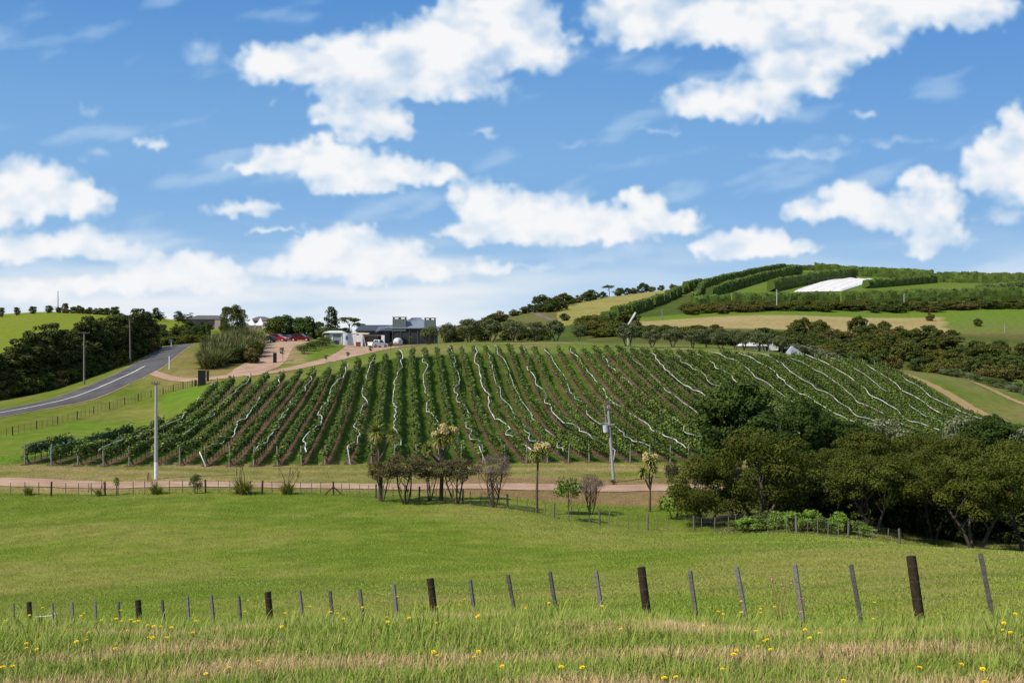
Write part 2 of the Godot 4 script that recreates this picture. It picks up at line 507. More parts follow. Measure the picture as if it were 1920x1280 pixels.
# ---------- ground ----------
func inside(p: Vector2, poly: Array) -> bool:
	return Geometry2D.is_point_in_polygon(p, PackedVector2Array(poly))

var patch := FastNoiseLite.new()
var patch2 := FastNoiseLite.new()
var streak := FastNoiseLite.new()

func mixc(a: Color, b: Color, t: float) -> Color:
	return a.lerp(b, clampf(t, 0, 1))

func turf_color(x: float, d: float) -> Color:
	var n1 := patch.get_noise_2d(x, d)
	var n2 := patch2.get_noise_2d(x, d)
	var green := Color(0.215, 0.27, 0.034)
	var lush := Color(0.14, 0.215, 0.021)
	var dry := Color(0.350, 0.315, 0.09)
	var straw := Color(0.42, 0.32, 0.15)
	var p := 960.0 + FOCAL * x / maxf(d, 1.0)
	if d < 14.5:
		return mixc(mixc(Color(0.16, 0.15, 0.05), Color(0.25, 0.19, 0.09), 0.5 + n1), green, smoothstep(10, 14.5, d))
	if p > 1290 and d > 73.5 and d < 112 and p + (d - 73.5) * 3.0 > 1345:   # leaf litter under the wood, coloured darker to stand in for tree shade
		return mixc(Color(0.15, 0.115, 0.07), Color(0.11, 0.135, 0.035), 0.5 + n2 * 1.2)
	if d < 88:
		var t := 0.22 + n1 * 0.8 + n2 * 0.6 + 0.46 * smoothstep(950, 1750, p) * (1.0 - 0.4 * smoothstep(40, 25, d))
		var c := mixc(green, dry, t)
		c = mixc(c, lush, smoothstep(0.05, 0.5, -n1 - n2 * 0.4) * 0.8)
		c = mixc(c, lush, 0.75 * smoothstep(0.02, 0.35, streak.get_noise_2d(x * 0.12 + 40.0, d * 0.5)))
		c = mixc(c, lush, 0.7 * smoothstep(70, 84, d) * smoothstep(900, 1100, p))
		return c
	var u := x - ROW_LEAN * d
	if d < 101.5 + clampf((u + 34.7) * 0.24, -4, 20) and p < 1500:   # between the drive and the vines
		var s := streak.get_noise_2d(x * 0.3, d * 2.4)
		return mixc(mixc(Color(0.20, 0.23, 0.04), straw, 0.45 + s * 1.2), Color(0.30, 0.20, 0.10), smoothstep(700, 900, p) * smoothstep(102.5, 97, d) * 0.8)
	var i := int(round((u - ROW_U0) / ROW_GAP))
	if u > ROW_U0 - 2.0 and u < 94.0 and d > row_start(u) - 1.5 and d < row_end(u, clampi(i, 0, 56)) + 1.0:
		return mixc(Color(0.075, 0.15, 0.016), Color(0.11, 0.175, 0.022), 0.5 + n2 + n1)
	if d < 262:
		if p < 300 and d > 150 and x < -px(0, 0) + (-0.30 * d):
			return mixc(Color(0.17, 0.23, 0.03), dry, 0.3 + n1)
		if p < 430 and u > -50.5 + (d - 135.0) * 0.4 and d < 172:
			return mixc(Color(0.17, 0.285, 0.028), Color(0.22, 0.26, 0.04), 0.3 + n1)
		if p > 505 and p < 615 and d > 196:
			return mixc(Color(0.40, 0.31, 0.14), Color(0.17, 0.25, 0.03), 0.1 + n1 * 0.5 + smoothstep(556, 590, p) * 0.9)
		if p < 560:
			return mixc(Color(0.19, 0.235, 0.032), Color(0.33, 0.26, 0.10), 0.45 + n1 * 1.4 + n2 * 0.4)
		if p > 1640:
			return mixc(Color(0.13, 0.21, 0.025), Color(0.28, 0.24, 0.09), 0.3 + n1 * 0.9)
		return mixc(Color(0.165, 0.25, 0.03), Color(0.32, 0.26, 0.10), 0.18 + n1 * 1.1)
	if p < 640:
		return mixc(Color(0.24, 0.31, 0.024), Color(0.28, 0.30, 0.05), 0.3 + n1)
	if d < 356 and p > 1100:
		return mixc(Color(0.10, 0.14, 0.025), Color(0.2, 0.17, 0.06), 0.4 + n1)
	if p > 1160:
		if d < 418 and p < 1782 - (d - 356) * 0.3:
			return mixc(Color(0.52, 0.40, 0.185), Color(0.40, 0.34, 0.12), 0.35 + n1 * 0.8)
		if d < 446 and p > 1180:
			return mixc(Color(0.17, 0.27, 0.03), Color(0.21, 0.23, 0.06), smoothstep(420, 360, d) + n1 * 0.5)
	if p < 1316 and (d > 390 or p < 1100):
		var lane := (p - 1040) * 0.78 - (d - 400)    # fields lie either side of a climbing hedge
		if lane > 12.0 and d < 640:
			return mixc(Color(0.085, 0.13, 0.025), Color(0.12, 0.16, 0.03), 0.5 + n1)
		if p < 1045:
			return mixc(Color(0.15, 0.17, 0.04), Color(0.22, 0.2, 0.07), 0.5 + n1)
		return mixc(Color(0.44, 0.37, 0.13), Color(0.34, 0.34, 0.08), 0.45 + n1 * 1.2)
	return mixc(Color(0.15, 0.25, 0.03), Color(0.2, 0.24, 0.05), 0.4 + n1)

func make_ground() -> void:
	patch.seed = 7; patch.frequency = 0.045; patch.fractal_octaves = 4
	patch2.seed = 8; patch2.frequency = 0.35; patch2.fractal_octaves = 3
	streak.seed = 15; streak.frequency = 0.12; streak.fractal_octaves = 3
	bump.seed = 4; bump.frequency = 0.25; bump.fractal_octaves = 3
	var d := -45.0
	while d < 1400.0:
		gds.append(d)
		d += 4.0 if d < -6 else maxf(0.5, 0.016 * (d + 8.0))
	for e in [1500.0, 1900.0, 2600.0, 3600.0]:
		gds.append(e)
	var half := PackedFloat32Array()
	var x := 0.4
	while x < 800.0:
		half.append(x)
		x += maxf(0.7, 0.02 * x)
	for e in [900.0, 1200.0, 1800.0, 3000.0]:
		half.append(e)
	for k in half.size():
		gxs.append(-half[half.size() - 1 - k])
	gxs.append_array(half)
	var w := gxs.size()
	var hgt := gds.size()
	gh.resize(w * hgt)
	var cols := PackedColorArray()
	cols.resize(w * hgt)
	var vs := PackedVector3Array()
	vs.resize(w * hgt)
	for j in hgt:
		for i in w:
			var y := smooth_h(gxs[i], gds[j])
			if gds[j] > 5.0 and gds[j] < 90.0:
				y += bump.get_noise_2d(gxs[i], gds[j]) * 0.09
			gh[j * w + i] = y
			vs[j * w + i] = Vector3(gxs[i], y, -gds[j])
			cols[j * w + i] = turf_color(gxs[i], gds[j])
	var ns := PackedVector3Array()
	ns.resize(w * hgt)
	for j in hgt:
		var j0 := maxi(j - 1, 0)
		var j1 := mini(j + 1, hgt - 1)
		for i in w:
			var i0 := maxi(i - 1, 0)
			var i1 := mini(i + 1, w - 1)
			var dx := (gh[j * w + i1] - gh[j * w + i0]) / (gxs[i1] - gxs[i0])
			var dz := -(gh[j1 * w + i] - gh[j0 * w + i]) / (gds[j1] - gds[j0])
			ns[j * w + i] = Vector3(-dx, 1.0, -dz).normalized()
	var ix := PackedInt32Array()
	ix.resize((w - 1) * (hgt - 1) * 6)
	var k := 0
	for j in hgt - 1:
		for i in w - 1:
			var a := j * w + i
			ix[k] = a; ix[k + 1] = a + w + 1; ix[k + 2] = a + 1
			ix[k + 3] = a; ix[k + 4] = a + w; ix[k + 5] = a + w + 1
			k += 6
	var arr := []
	arr.resize(Mesh.ARRAY_MAX)
	arr[Mesh.ARRAY_VERTEX] = vs; arr[Mesh.ARRAY_NORMAL] = ns; arr[Mesh.ARRAY_COLOR] = cols; arr[Mesh.ARRAY_INDEX] = ix
	var am := ArrayMesh.new()
	am.add_surface_from_arrays(Mesh.PRIMITIVE_TRIANGLES, arr)
	am.surface_set_material(0, M.turf)
	structure("ground", am)

# a band laid on the ground along a line of (x, d); cross steps keep it on the slope
func strip(pts: Array, widths: Array, lift: float, c0: Color, c1: Color, material: Material, step := 1.0, across := 6, ragged := 0.0) -> ArrayMesh:
	var mb := MB.new()
	var cur := Curve2D.new()
	for i in pts.size():
		var t: Vector2 = (pts[mini(i + 1, pts.size() - 1)] - pts[maxi(i - 1, 0)]) * 0.17
		cur.add_point(pts[i], -t, t)
	var total := cur.get_baked_length()
	var count := maxi(2, int(total / step) + 1)
	var at := []
	for p in pts:
		at.append(cur.get_closest_offset(p))
	var seg := 0
	for k in count:
		var o := total * k / (count - 1)
		while seg < at.size() - 2 and o > at[seg + 1]:
			seg += 1
		var wd := lerpf(widths[seg], widths[seg + 1], clampf((o - at[seg]) / maxf(at[seg + 1] - at[seg], 0.01), 0, 1))
		var p := cur.sample_baked(o)
		var tg := (cur.sample_baked(minf(o + 0.3, total)) - cur.sample_baked(maxf(o - 0.3, 0))).normalized()
		var side := Vector2(-tg.y, tg.x)
		for s in across + 1:
			var f := s / float(across) - 0.5
			var edge := 1.0 + ragged * patch2.get_noise_2d(p.x * 3 + s * 31, p.y * 3) * (1.0 if s == 0 or s == across else 0.0)
			var q := p + side * wd * f * edge
			mb.v.append(on_ground(q.x, q.y, lift))
			mb.n.append(Vector3.UP)
			var t := clampf(0.5 + patch2.get_noise_2d(q.x, q.y) * 0.9 + patch.get_noise_2d(q.x * 2, q.y * 2) * 0.6, 0, 1)
			mb.c.append(c0.lerp(c1, t))
	var w := across + 1
	for k in count - 1:
		for s in across:
			var a := k * w + s
			for e in [a, a + 1, a + w, a + 1, a + w + 1, a + w]:
				mb.ix.append(e)
	for i in mb.v.size():
		var gx := ground(mb.v[i].x + 1.0, -mb.v[i].z) - ground(mb.v[i].x - 1.0, -mb.v[i].z)
		var gz := ground(mb.v[i].x, -mb.v[i].z - 1.0) - ground(mb.v[i].x, -mb.v[i].z + 1.0)
		mb.n[i] = Vector3(-gx * 0.5, 1.0, -gz * 0.5).normalized()
	return mb.mesh(material)

func pd(p: float, d: float) -> Vector2:
	return Vector2(px(p, d), d)

func make_roads() -> void:
	var red0 := Color(0.43, 0.275, 0.19)
	var red1 := Color(0.57, 0.40, 0.29)
	structure("drive", strip([Vector2(-75, 92.0), pd(0, 92.0), pd(400, 92.5), pd(750, 93.0), pd(1000, 94.5), pd(1240, 96.0), pd(1500, 97.0), pd(1900, 98.5)], [3.1, 3.1, 3.1, 3.1, 3.1, 3.1, 3.1, 3.1], 0.05, red0, red1, M.gravel, 1.0, 6, 0.22))
	var line := [pd(-340, 133.0), pd(-160, 143.0), pd(0, 154.0), pd(110, 162.0), pd(160, 168.0), pd(212, 176.0), pd(245, 182.0), pd(271, 190.0), pd(295, 206.0), pd(328, 236.0), pd(336, 250.0)]
	var wide := []
	for p in line:
		wide.append(6.6)
	var shoulder := []
	for p in line:
		shoulder.append(7.5)
	structure("road_shoulder", strip(line, shoulder, 0.045, Color(0.38, 0.26, 0.18), Color(0.30, 0.27, 0.14), M.gravel, 1.2, 8, 0.1))
	structure("road", strip(line, wide, 0.07, Color(0.09, 0.088, 0.096), Color(0.155, 0.148, 0.15), M.asphalt, 1.2, 8, 0.02))
	var mid := line.slice(0, 8)
	var thin := []
	for p in mid:
		thin.append(0.22)
	structure("road_marking", strip(mid, thin, 0.085, Color(0.78, 0.78, 0.76), Color(0.66, 0.66, 0.64), M.paint, 1.0, 2, 0.15))
	structure("driveway", strip([pd(277, 184), pd(320, 179), pd(378, 177), pd(440, 179), pd(478, 188), pd(500, 200), pd(524, 226), pd(545, 246)], [2.2, 2.4, 2.6, 4.0, 7.0, 7.0, 6.0, 13.0], 0.05, red0, red1, M.gravel, 1.0, 10, 0.1))
	structure("winery_track", strip([pd(455, 178.5), pd(520, 184), pd(580, 193), pd(640, 206), pd(690, 228), pd(715, 243), pd(740, 252)], [2.6, 3.0, 3.4, 5.0, 10.0, 16.0, 18.0], 0.06, red0, red1, M.gravel, 1.0, 10, 0.1))
	structure("headland_path", strip([pd(880, 217), pd(960, 217), pd(1050, 218), pd(1130, 219), pd(1240, 224), pd(1300, 232)], [1.6, 1.6, 1.4, 1.3, 2.2, 2.6], 0.05, Color(0.45, 0.28, 0.18), Color(0.4, 0.3, 0.16), M.gravel, 1.0, 4, 0.4))
	structure("lower_path", strip([pd(1530, 222), pd(1640, 218), pd(1720, 205), pd(1770, 196), pd(1830, 184), pd(1900, 172)], [1.2, 1.6, 2.2, 2.6, 2.4, 2.0], 0.06, Color(0.44, 0.29, 0.16), Color(0.36, 0.28, 0.13), M.soil, 1.0, 4, 0.4))
	structure("upper_path", strip([pd(1745, 232), pd(1800, 222), pd(1850, 208), pd(1900, 196), pd(1960, 186)], [1.0, 1.4, 1.4, 1.5, 1.5], 0.06, Color(0.44, 0.30, 0.18), Color(0.36, 0.28, 0.13), M.soil, 1.0, 4, 0.4))
	structure("hill_track", strip([pd(1052, 400), pd(1046, 420), pd(1040, 440), pd(1022, 465), pd(1008, 490), pd(1000, 512)], [2.6, 2.6, 2.6, 2.6, 3.0, 4.5], 0.12, Color(0.16, 0.14, 0.14), Color(0.3, 0.22, 0.16), M.gravel, 3.0, 4, 0.2))

# ---------- cars ----------
func car(label: String, kind: String, at: Vector3, turn: float, col: Color) -> void:
	var o := thing("pickup_truck" if kind == "ute" else "parked_car", label, "truck" if kind == "ute" else "car", at, turn, "" if kind == "ute" else "cars in the car park")
	var L := 4.9 if kind == "ute" else (4.7 if kind == "suv" else 4.3)
	var top := 1.72 if kind != "car" else 1.45
	var mb := MB.new()
	var h := L / 2
	var bonnet := 1.02 if kind != "car" else 0.88
	var body := [Vector2(-h, 0.34), Vector2(-h + 0.06, bonnet - 0.12), Vector2(-h + 0.5, bonnet), Vector2(h - 1.25, bonnet + 0.04), Vector2(h - 0.15, bonnet - 0.16), Vector2(h, 0.55), Vector2(h - 0.05, 0.3)]
	mb.prism(body, -0.86, 0.86, col)
	part("body", mb.mesh(M.car_paint), o)
	mb = MB.new()
	var cab := [Vector2(-h + 0.25, bonnet), Vector2(-h + 0.65, top - 0.04), Vector2(-h + 1.1, top), Vector2(h - 2.1, top - 0.02), Vector2(h - 1.25, bonnet)]
	if kind == "ute":
		cab = [Vector2(-0.55, bonnet), Vector2(-0.42, top - 0.04), Vector2(-0.2, top), Vector2(0.75, top - 0.02), Vector2(1.35, bonnet)]
	mb.prism(cab, -0.76, 0.76, col)
	part("cabin", mb.mesh(M.car_paint), o)
	# glass stands a little proud of the cabin sides and ends
	for s in [-1.0, 1.0]:
		mb = MB.new()
		var lo := bonnet + 0.06
		var hi := top - 0.1
		var xs := [cab[0].x + 0.3, cab[1].x + 0.32, cab[3].x - 0.05, cab[4].x - 0.3]
		var z: float = 0.768 * s
		mb.quad(Vector3(xs[0], lo, z), Vector3(xs[1], hi, z), Vector3(xs[2], hi, z), Vector3(xs[3], lo, z), Color(0.02, 0.025, 0.03))
		part("side_window", mb.mesh(M.glass), o)
	for e in [[0, 1, -0.012], [4, 3, 0.012]]:
		mb = MB.new()
		var a: Vector2 = cab[e[0]].lerp(cab[e[1]], 0.12)
		var b: Vector2 = cab[e[0]].lerp(cab[e[1]], 0.9)
		mb.quad(Vector3(a.x + e[2], a.y, -0.66), Vector3(b.x + e[2], b.y, -0.62), Vector3(b.x + e[2], b.y, 0.62), Vector3(a.x + e[2], a.y, 0.66), Color(0.03, 0.035, 0.04))
		part("windscreen" if e[0] == 4 else "rear_window", mb.mesh(M.glass), o)
	for s in [[-h + 0.85, -0.8], [-h + 0.85, 0.8], [h - 0.85, -0.8], [h - 0.85, 0.8]]:
		mb = MB.new()
		mb.tube([Vector3(s[0], 0.34, s[1] - 0.1), Vector3(s[0], 0.34, s[1] + 0.1)], [0.34, 0.34], 14, Color(0.02, 0.02, 0.02))
		var wh := part("wheel", mb.mesh(M.wire), o)
		mb = MB.new()
		var out: float = 0.11 * signf(s[1])
		mb.tube([Vector3(s[0], 0.34, s[1] - out * 0.3), Vector3(s[0], 0.34, s[1] + out)], [0.21, 0.2], 10, Color(0.5, 0.5, 0.5))
		part("rim", mb.mesh(M.metal), wh)
	for s in [-0.66, 0.66]:
		mb = MB.new()
		mb.box(Vector3(h - 0.06, bonnet - 0.27, s), Vector3(0.14, 0.16, 0.34), Color(0.75, 0.77, 0.8))
		part("headlight", mb.mesh(M.metal), o)
		mb = MB.new()
		mb.box(Vector3(-h + 0.0, bonnet - 0.3, s * 1.1), Vector3(0.08, 0.26, 0.16), Color(0.35, 0.02, 0.02))
		part("tail_light", mb.mesh(M.metal), o)
	mb = MB.new()
	mb.box(Vector3(-h - 0.03, 0.45, 0), Vector3(0.16, 0.2, 1.6), Color(0.06, 0.06, 0.065) if kind != "ute" else Color(0.4, 0.4, 0.4))
	part("bumper", mb.mesh(M.metal), o)
	if kind == "ute":   # open tray: walls round a dark bed
		mb = MB.new()
		mb.box(Vector3(-1.5, bonnet + 0.012, 0), Vector3(1.7, 0.02, 1.42), Color(0.05, 0.05, 0.05))
		part("tray_bed", mb.mesh(M.metal), o)
		mb = MB.new()
		for s in [-0.8, 0.8]:
			mb.box(Vector3(-1.5, bonnet + 0.09, s), Vector3(1.84, 0.2, 0.08), col)
		mb.box(Vector3(-2.4, bonnet + 0.05, 0), Vector3(0.07, 0.28, 1.5), col)
		part("tray_wall", mb.mesh(M.car_paint), o)

func bx(o: Node3D, called: String, at: Vector3, size: Vector3, col: Color, m: Material, turn := Vector3.ZERO) -> MeshInstance3D:
	var mb := MB.new()
	mb.box(Vector3.ZERO, size, col)
	var p := part(called, mb.mesh(m), o, at)
	p.rotation = turn
	return p

func hip_roof(x0: float, x1: float, z0: float, z1: float, y: float, ridge: Array, top: float, col: Color, thick := 0.18) -> MB:   # ridge: [xa, xb, z]
	var mb := MB.new()
	var a := Vector3(x0, y, z1)
	var b := Vector3(x1, y, z1)
	var c := Vector3(x1, y, z0)
	var d := Vector3(x0, y, z0)
	var r0 := Vector3(ridge[0], top, ridge[2])
	var r1 := Vector3(ridge[1], top, ridge[2])
	mb.quad(a, r0, r1, b, col)
	mb.quad(c, r1, r0, d, col)
	mb.tri(d, r0, a, col)
	mb.tri(b, r1, c, col)
	for e in [[a, b], [b, c], [c, d], [d, a]]:
		var dn := Vector3(0, -thick, 0)
		mb.quad(e[0] + dn, e[0], e[1], e[1] + dn, col)
	mb.quad(a + Vector3(0, -thick, 0), b + Vector3(0, -thick, 0), c + Vector3(0, -thick, 0), d + Vector3(0, -thick, 0), col)
	return mb

func ribs(o: Node3D, a: Vector3, b: Vector3, c: Vector3, d: Vector3, n: int, col: Color) -> void:   # standing seams from edge a-b up to edge d-c
	for k in n + 1:
		var t := k / float(n)
		var p := a.lerp(b, t)
		var q := d.lerp(c, t)
		if p.distance_to(q) < 0.1:
			continue
		var mb := MB.new()
		mb.tube([p + Vector3(0, 0.02, 0), q + Vector3(0, 0.02, 0)], [0.03, 0.03], 4, col)
		part("seam", mb.mesh(M.metal), o)

func make_buildings() -> void:
	# winery; local x to the right, z towards the camera
	var slate := Color(0.20, 0.235, 0.30)
	var wallc := Color(0.075, 0.088, 0.09)
	var base := spot(775, 250)
	var o := thing("winery", "dark grey winery hall with hipped slate roof and two big chimneys", "building", base)
	# main hall 10.5 wide, 8 deep
	var W0 := -4.9
	var W1 := 5.0
	bx(o, "wall", Vector3((W0 + W1) / 2, 1.7, -4.5), Vector3(W1 - W0, 4.4, 7.0), wallc, M.paint)
	var roof := part("roof", hip_roof(W0 - 0.6, W1 + 0.8, -9.0, 0.6, 3.9, [-0.6, 1.2, -4.2], 6.2, slate).mesh(M.metal), o)
	ribs(roof, Vector3(W0 - 0.6, 3.9, 0.6), Vector3(W1 + 0.8, 3.9, 0.6), Vector3(1.2, 6.2, -4.2), Vector3(-0.6, 6.2, -4.2), 22, slate)
	bx(roof, "ridge_cap", Vector3(0.3, 6.22, -4.2), Vector3(2.4, 0.16, 0.5), Color(0.16, 0.3, 0.36), M.metal)
	# lower lean-to sweep on the left
	var mb := MB.new()
	var lean := [Vector3(-8.6, 2.95, 1.2), Vector3(-5.5, 4.0, -0.4), Vector3(-5.5, 4.35, -6), Vector3(-8.6, 4.2, -6)]
	mb.quad(lean[0], lean[3], lean[2], lean[1], slate)
	mb.quad(lean[0] + Vector3(0, -0.15, 0), lean[1] + Vector3(0, -0.15, 0), lean[2] + Vector3(0, -0.15, 0), lean[3] + Vector3(0, -0.15, 0), slate)
	mb.quad(lean[0], lean[1], lean[1] + Vector3(0, -0.15, 0), lean[0] + Vector3(0, -0.15, 0), slate)
	mb.quad(lean[3], lean[0], lean[0] + Vector3(0, -0.15, 0), lean[3] + Vector3(0, -0.15, 0), slate)
	var lr := part("side_roof", mb.mesh(M.metal), o)
	ribs(lr, lean[0], lean[3], lean[2], lean[1], 10, slate)
	bx(o, "side_wall", Vector3(-6.8, 1.2, -3.2), Vector3(2.6, 3.4, 5.2), wallc, M.paint)
	for s in [[-3.2, 3.05, 6.35], [3.75, 2.5, 6.15]]:
		var ch := bx(o, "chimney", Vector3(s[0], (2.9 + s[2] - 1.2) / 2 + 0.5, -0.75), Vector3(s[1], s[2] - 0.6 - 2.9 - 0.1, 2.4), Color(0.155, 0.185, 0.19), M.paint)
		var th: float = (s[2] - 3.6) / 2.0
		for k in 3:
			bx(ch, "flue_pier", Vector3((k - 1) * s[1] * 0.44, th + 0.14, 0), Vector3(0.22 if k != 1 else 0.42, 0.42, 2.0), Color(0.2, 0.23, 0.235), M.paint)
		bx(ch, "chimney_cap", Vector3(0, th + 0.42, 0), Vector3(s[1] + 0.12, 0.14, 2.5), Color(0.2, 0.23, 0.235), M.paint)
		for k in 8:
			bx(ch, "cladding_batten", Vector3((k + 0.5 - 4.0) * s[1] / 8.0, 0, 1.215), Vector3(0.05, th * 2.0, 0.03), Color(0.11, 0.13, 0.135), M.paint)
	for k in 5:
		bx(o, "window", Vector3(-3.8 + k * 1.95, 1.5, -0.97), Vector3(1.5, 2.6, 0.06), Color(0.015, 0.02, 0.028), M.glass)
	for k in 6:
		bx(o, "veranda_post", Vector3(-4.7 + k * 1.9, 1.7, 0.35), Vector3(0.14, 4.0, 0.14), wallc, M.paint)
	bx(o, "deck", Vector3(0.05, -0.1, 0.2), Vector3(9.9, 0.5, 2.4), Color(0.16, 0.12, 0.09), M.wood)
	# long rear wing
	var rw := spot(706, 262)
	var o2 := thing("winery_wing", "long low dark-roofed wing left of the winery hall", "building", rw)
	bx(o2, "wall", Vector3(0, 1.4, -3), Vector3(9.5, 3.6, 5), Color(0.12, 0.13, 0.14), M.paint)
	part("roof", hip_roof(-5.2, 5.6, -6.4, 0.2, 3.4, [-4.2, 5.0, -3.0], 4.75, Color(0.055, 0.065, 0.08)).mesh(M.metal), o2)
	for k in 4:
		var wn := bx(o2, "window", Vector3(-3.4 + k * 2.2, 2.2, -0.46), Vector3(1.3, 1.0, 0.06), Color(0.02, 0.04, 0.07), M.glass)
		bx(wn, "sill", Vector3(0, -0.56, 0.05), Vector3(1.5, 0.1, 0.14), Color(0.5, 0.5, 0.5), M.paint)
	# yard: white walls, pillars, opening
	var yard := spot(690, 246)
	var wht := Color(0.72, 0.71, 0.71)
	var y := thing("yard_wall", "white rendered yard wall with two pillars and a dark opening", "wall", yard)
	bx(y, "wall_panel", Vector3(-3.0, 1.2, 0), Vector3(1.9, 2.8, 0.3), wht, M.paint)
	bx(y, "pillar", Vector3(-1.62, 1.4, 0.1), Vector3(0.85, 3.2, 0.6), wht, M.paint)
	bx(y, "pillar", Vector3(3.35, 1.2, 0.1), Vector3(0.72, 2.8, 0.6), wht, M.paint)
	bx(y, "lintel", Vector3(1.0, 2.5, -0.3), Vector3(4.4, 0.18, 0.4), Color(0.4, 0.36, 0.32), M.paint)
	bx(y, "back_wall", Vector3(0.9, 1.1, -5.2), Vector3(4.6, 2.8, 0.2), wht, M.paint)
	bx(y, "side_panel", Vector3(-1.2, 1.1, -2.65), Vector3(0.15, 2.8, 5.0), wht, M.paint)
	bx(y, "side_panel", Vector3(3.1, 1.1, -2.65), Vector3(0.15, 2.8, 5.0), wht, M.paint)
	bx(y, "canopy_roof", Vector3(0.9, 2.68, -2.6), Vector3(4.8, 0.14, 5.4), Color(0.10, 0.10, 0.11), M.metal)
	var pk := thing("leaning_plank", "pale plank leaning against the white pillar", "plank", yard + Vector3(-0.75, 0, 0.5))
	bx(pk, "plank", Vector3(0, 1.25, 0), Vector3(0.26, 2.7, 0.08), Color(0.55, 0.53, 0.5), M.wood, Vector3(0, 0, 0.22))
	var tan_ := thing("shade_sail", "tan roof slab over the yard behind the white wall", "roof", yard + Vector3(-2.6, 0, -3.0))
	bx(tan_, "slab", Vector3(0.4, 3.0, 0), Vector3(4.0, 0.16, 2.4), Color(0.5, 0.38, 0.28), M.paint, Vector3(0.12, 0, -0.04))
	for s in [-1.4, 2.2]:
		bx(tan_, "post", Vector3(s, 1.4, 0.4), Vector3(0.14, 3.2, 0.14), Color(0.3, 0.28, 0.26), M.wood)
	var bin := thing("red_bin", "rust red crate standing before the white yard wall", "crate", spot(671.5, 242.5))
	bx(bin, "box", Vector3(0, 0.45, 0), Vector3(0.95, 0.95, 0.9), Color(0.28, 0.09, 0.06), M.paint)
	bx(bin, "lid", Vector3(0, 0.98, 0), Vector3(1.02, 0.09, 0.97), Color(0.22, 0.07, 0.05), M.paint)
	for k in 3:
		bx(bin, "slat", Vector3(0, 0.2 + k * 0.28, 0.47), Vector3(0.9, 0.06, 0.04), Color(0.2, 0.06, 0.045), M.paint)
	# steel tank and shed
	var tk := thing("steel_tank", "upright pale steel tank between shed and white wall", "tank", spot(650, 246))
	mb = MB.new()
	mb.tube([Vector3(0, -0.2, 0), Vector3(0, 2.6, 0), Vector3(0, 2.78, 0)], [0.92, 0.92, 0.5], 24, Color(0.55, 0.56, 0.58))
	part("shell", mb.mesh(M.metal), tk)
	bx(tk, "hatch", Vector3(0.12, 1.65, 0.93), Vector3(0.5, 0.85, 0.06), Color(0.05, 0.1, 0.25), M.paint)
	var sh := thing("shed", "small white shed with a grey roller door and pale roof", "shed", spot(627, 247))
	bx(sh, "wall", Vector3(0.35, 1.1, -1.6), Vector3(3.0, 2.8, 2.6), Color(0.62, 0.62, 0.63), M.paint)
	bx(sh, "roller_door", Vector3(0.5, 1.15, -0.27), Vector3(1.75, 2.1, 0.06), Color(0.25, 0.28, 0.32), M.metal)
	bx(sh, "door_frame", Vector3(-0.48, 1.2, -0.24), Vector3(0.2, 2.5, 0.14), Color(0.7, 0.7, 0.7), M.paint)
	bx(sh, "door_frame", Vector3(1.5, 1.2, -0.24), Vector3(0.2, 2.5, 0.14), Color(0.7, 0.7, 0.7), M.paint)
	bx(sh, "door_frame", Vector3(0.51, 2.36, -0.23), Vector3(2.16, 0.22, 0.14), Color(0.7, 0.7, 0.7), M.paint)
	part("roof", hip_roof(-2.6, 2.2, -3.2, 0.2, 2.52, [-1.4, 1.4, -1.5], 2.95, Color(0.55, 0.56, 0.58), 0.1).mesh(M.metal), sh)
	bx(sh, "side_bay", Vector3(-1.75, 0.9, -1.7), Vector3(1.2, 2.3, 2.2), Color(0.5, 0.5, 0.5), M.paint)
	bx(sh, "bay_door", Vector3(-1.7, 0.85, -0.57), Vector3(0.8, 1.9, 0.06), Color(0.5, 0.5, 0.5), M.metal)
	var cr := thing("dark_bin", "dark bin in front of the shed's roller door", "bin", spot(631, 243))
	bx(cr, "box", Vector3(0, 0.35, 0), Vector3(0.9, 0.8, 0.7), Color(0.04, 0.045, 0.05), M.paint)
	bx(cr, "lid", Vector3(0, 0.79, 0), Vector3(0.98, 0.08, 0.78), Color(0.06, 0.065, 0.07), M.paint)
	var dt := thing("round_tank", "white round-ended tank lying before the winery wall", "tank", spot(745, 243.5))
	mb = MB.new()
	mb.tube([Vector3(0, 0.97, -2.2), Vector3(0, 0.97, 0), Vector3(0, 0.97, 0.12), Vector3(0, 0.97, 0.16)], [0.97, 0.97, 0.8, 0.3], 28, Color(0.62, 0.63, 0.65))
	part("drum", mb.mesh(M.metal), dt)
	for s in [-1.6, -0.4]:
		bx(dt, "cradle", Vector3(0, 0.1, s), Vector3(1.5, 0.4, 0.2), Color(0.1, 0.1, 0.1), M.metal)
	car("white ute parked tail-on at the winery yard opening", "ute", spot(708, 240.5), 0.95, Color(0.70, 0.70, 0.71))
	car("dark green car half hidden by the flax thicket", "car", spot(500, 240), 2.75, Color(0.012, 0.03, 0.03))
	car("bright red wagon in the car park", "suv", spot(520.5, 243), -0.28, Color(0.28, 0.012, 0.02))
	car("dark teal car behind the bright red wagon", "car", spot(540, 250), -0.5, Color(0.015, 0.05, 0.055))
	car("dark crimson car at the right end of the car park", "suv", spot(564, 246), -0.12, Color(0.11, 0.01, 0.018))
	car("small white car nose showing beside the flax", "car", spot(492, 246), 2.5, Color(0.6, 0.61, 0.62))
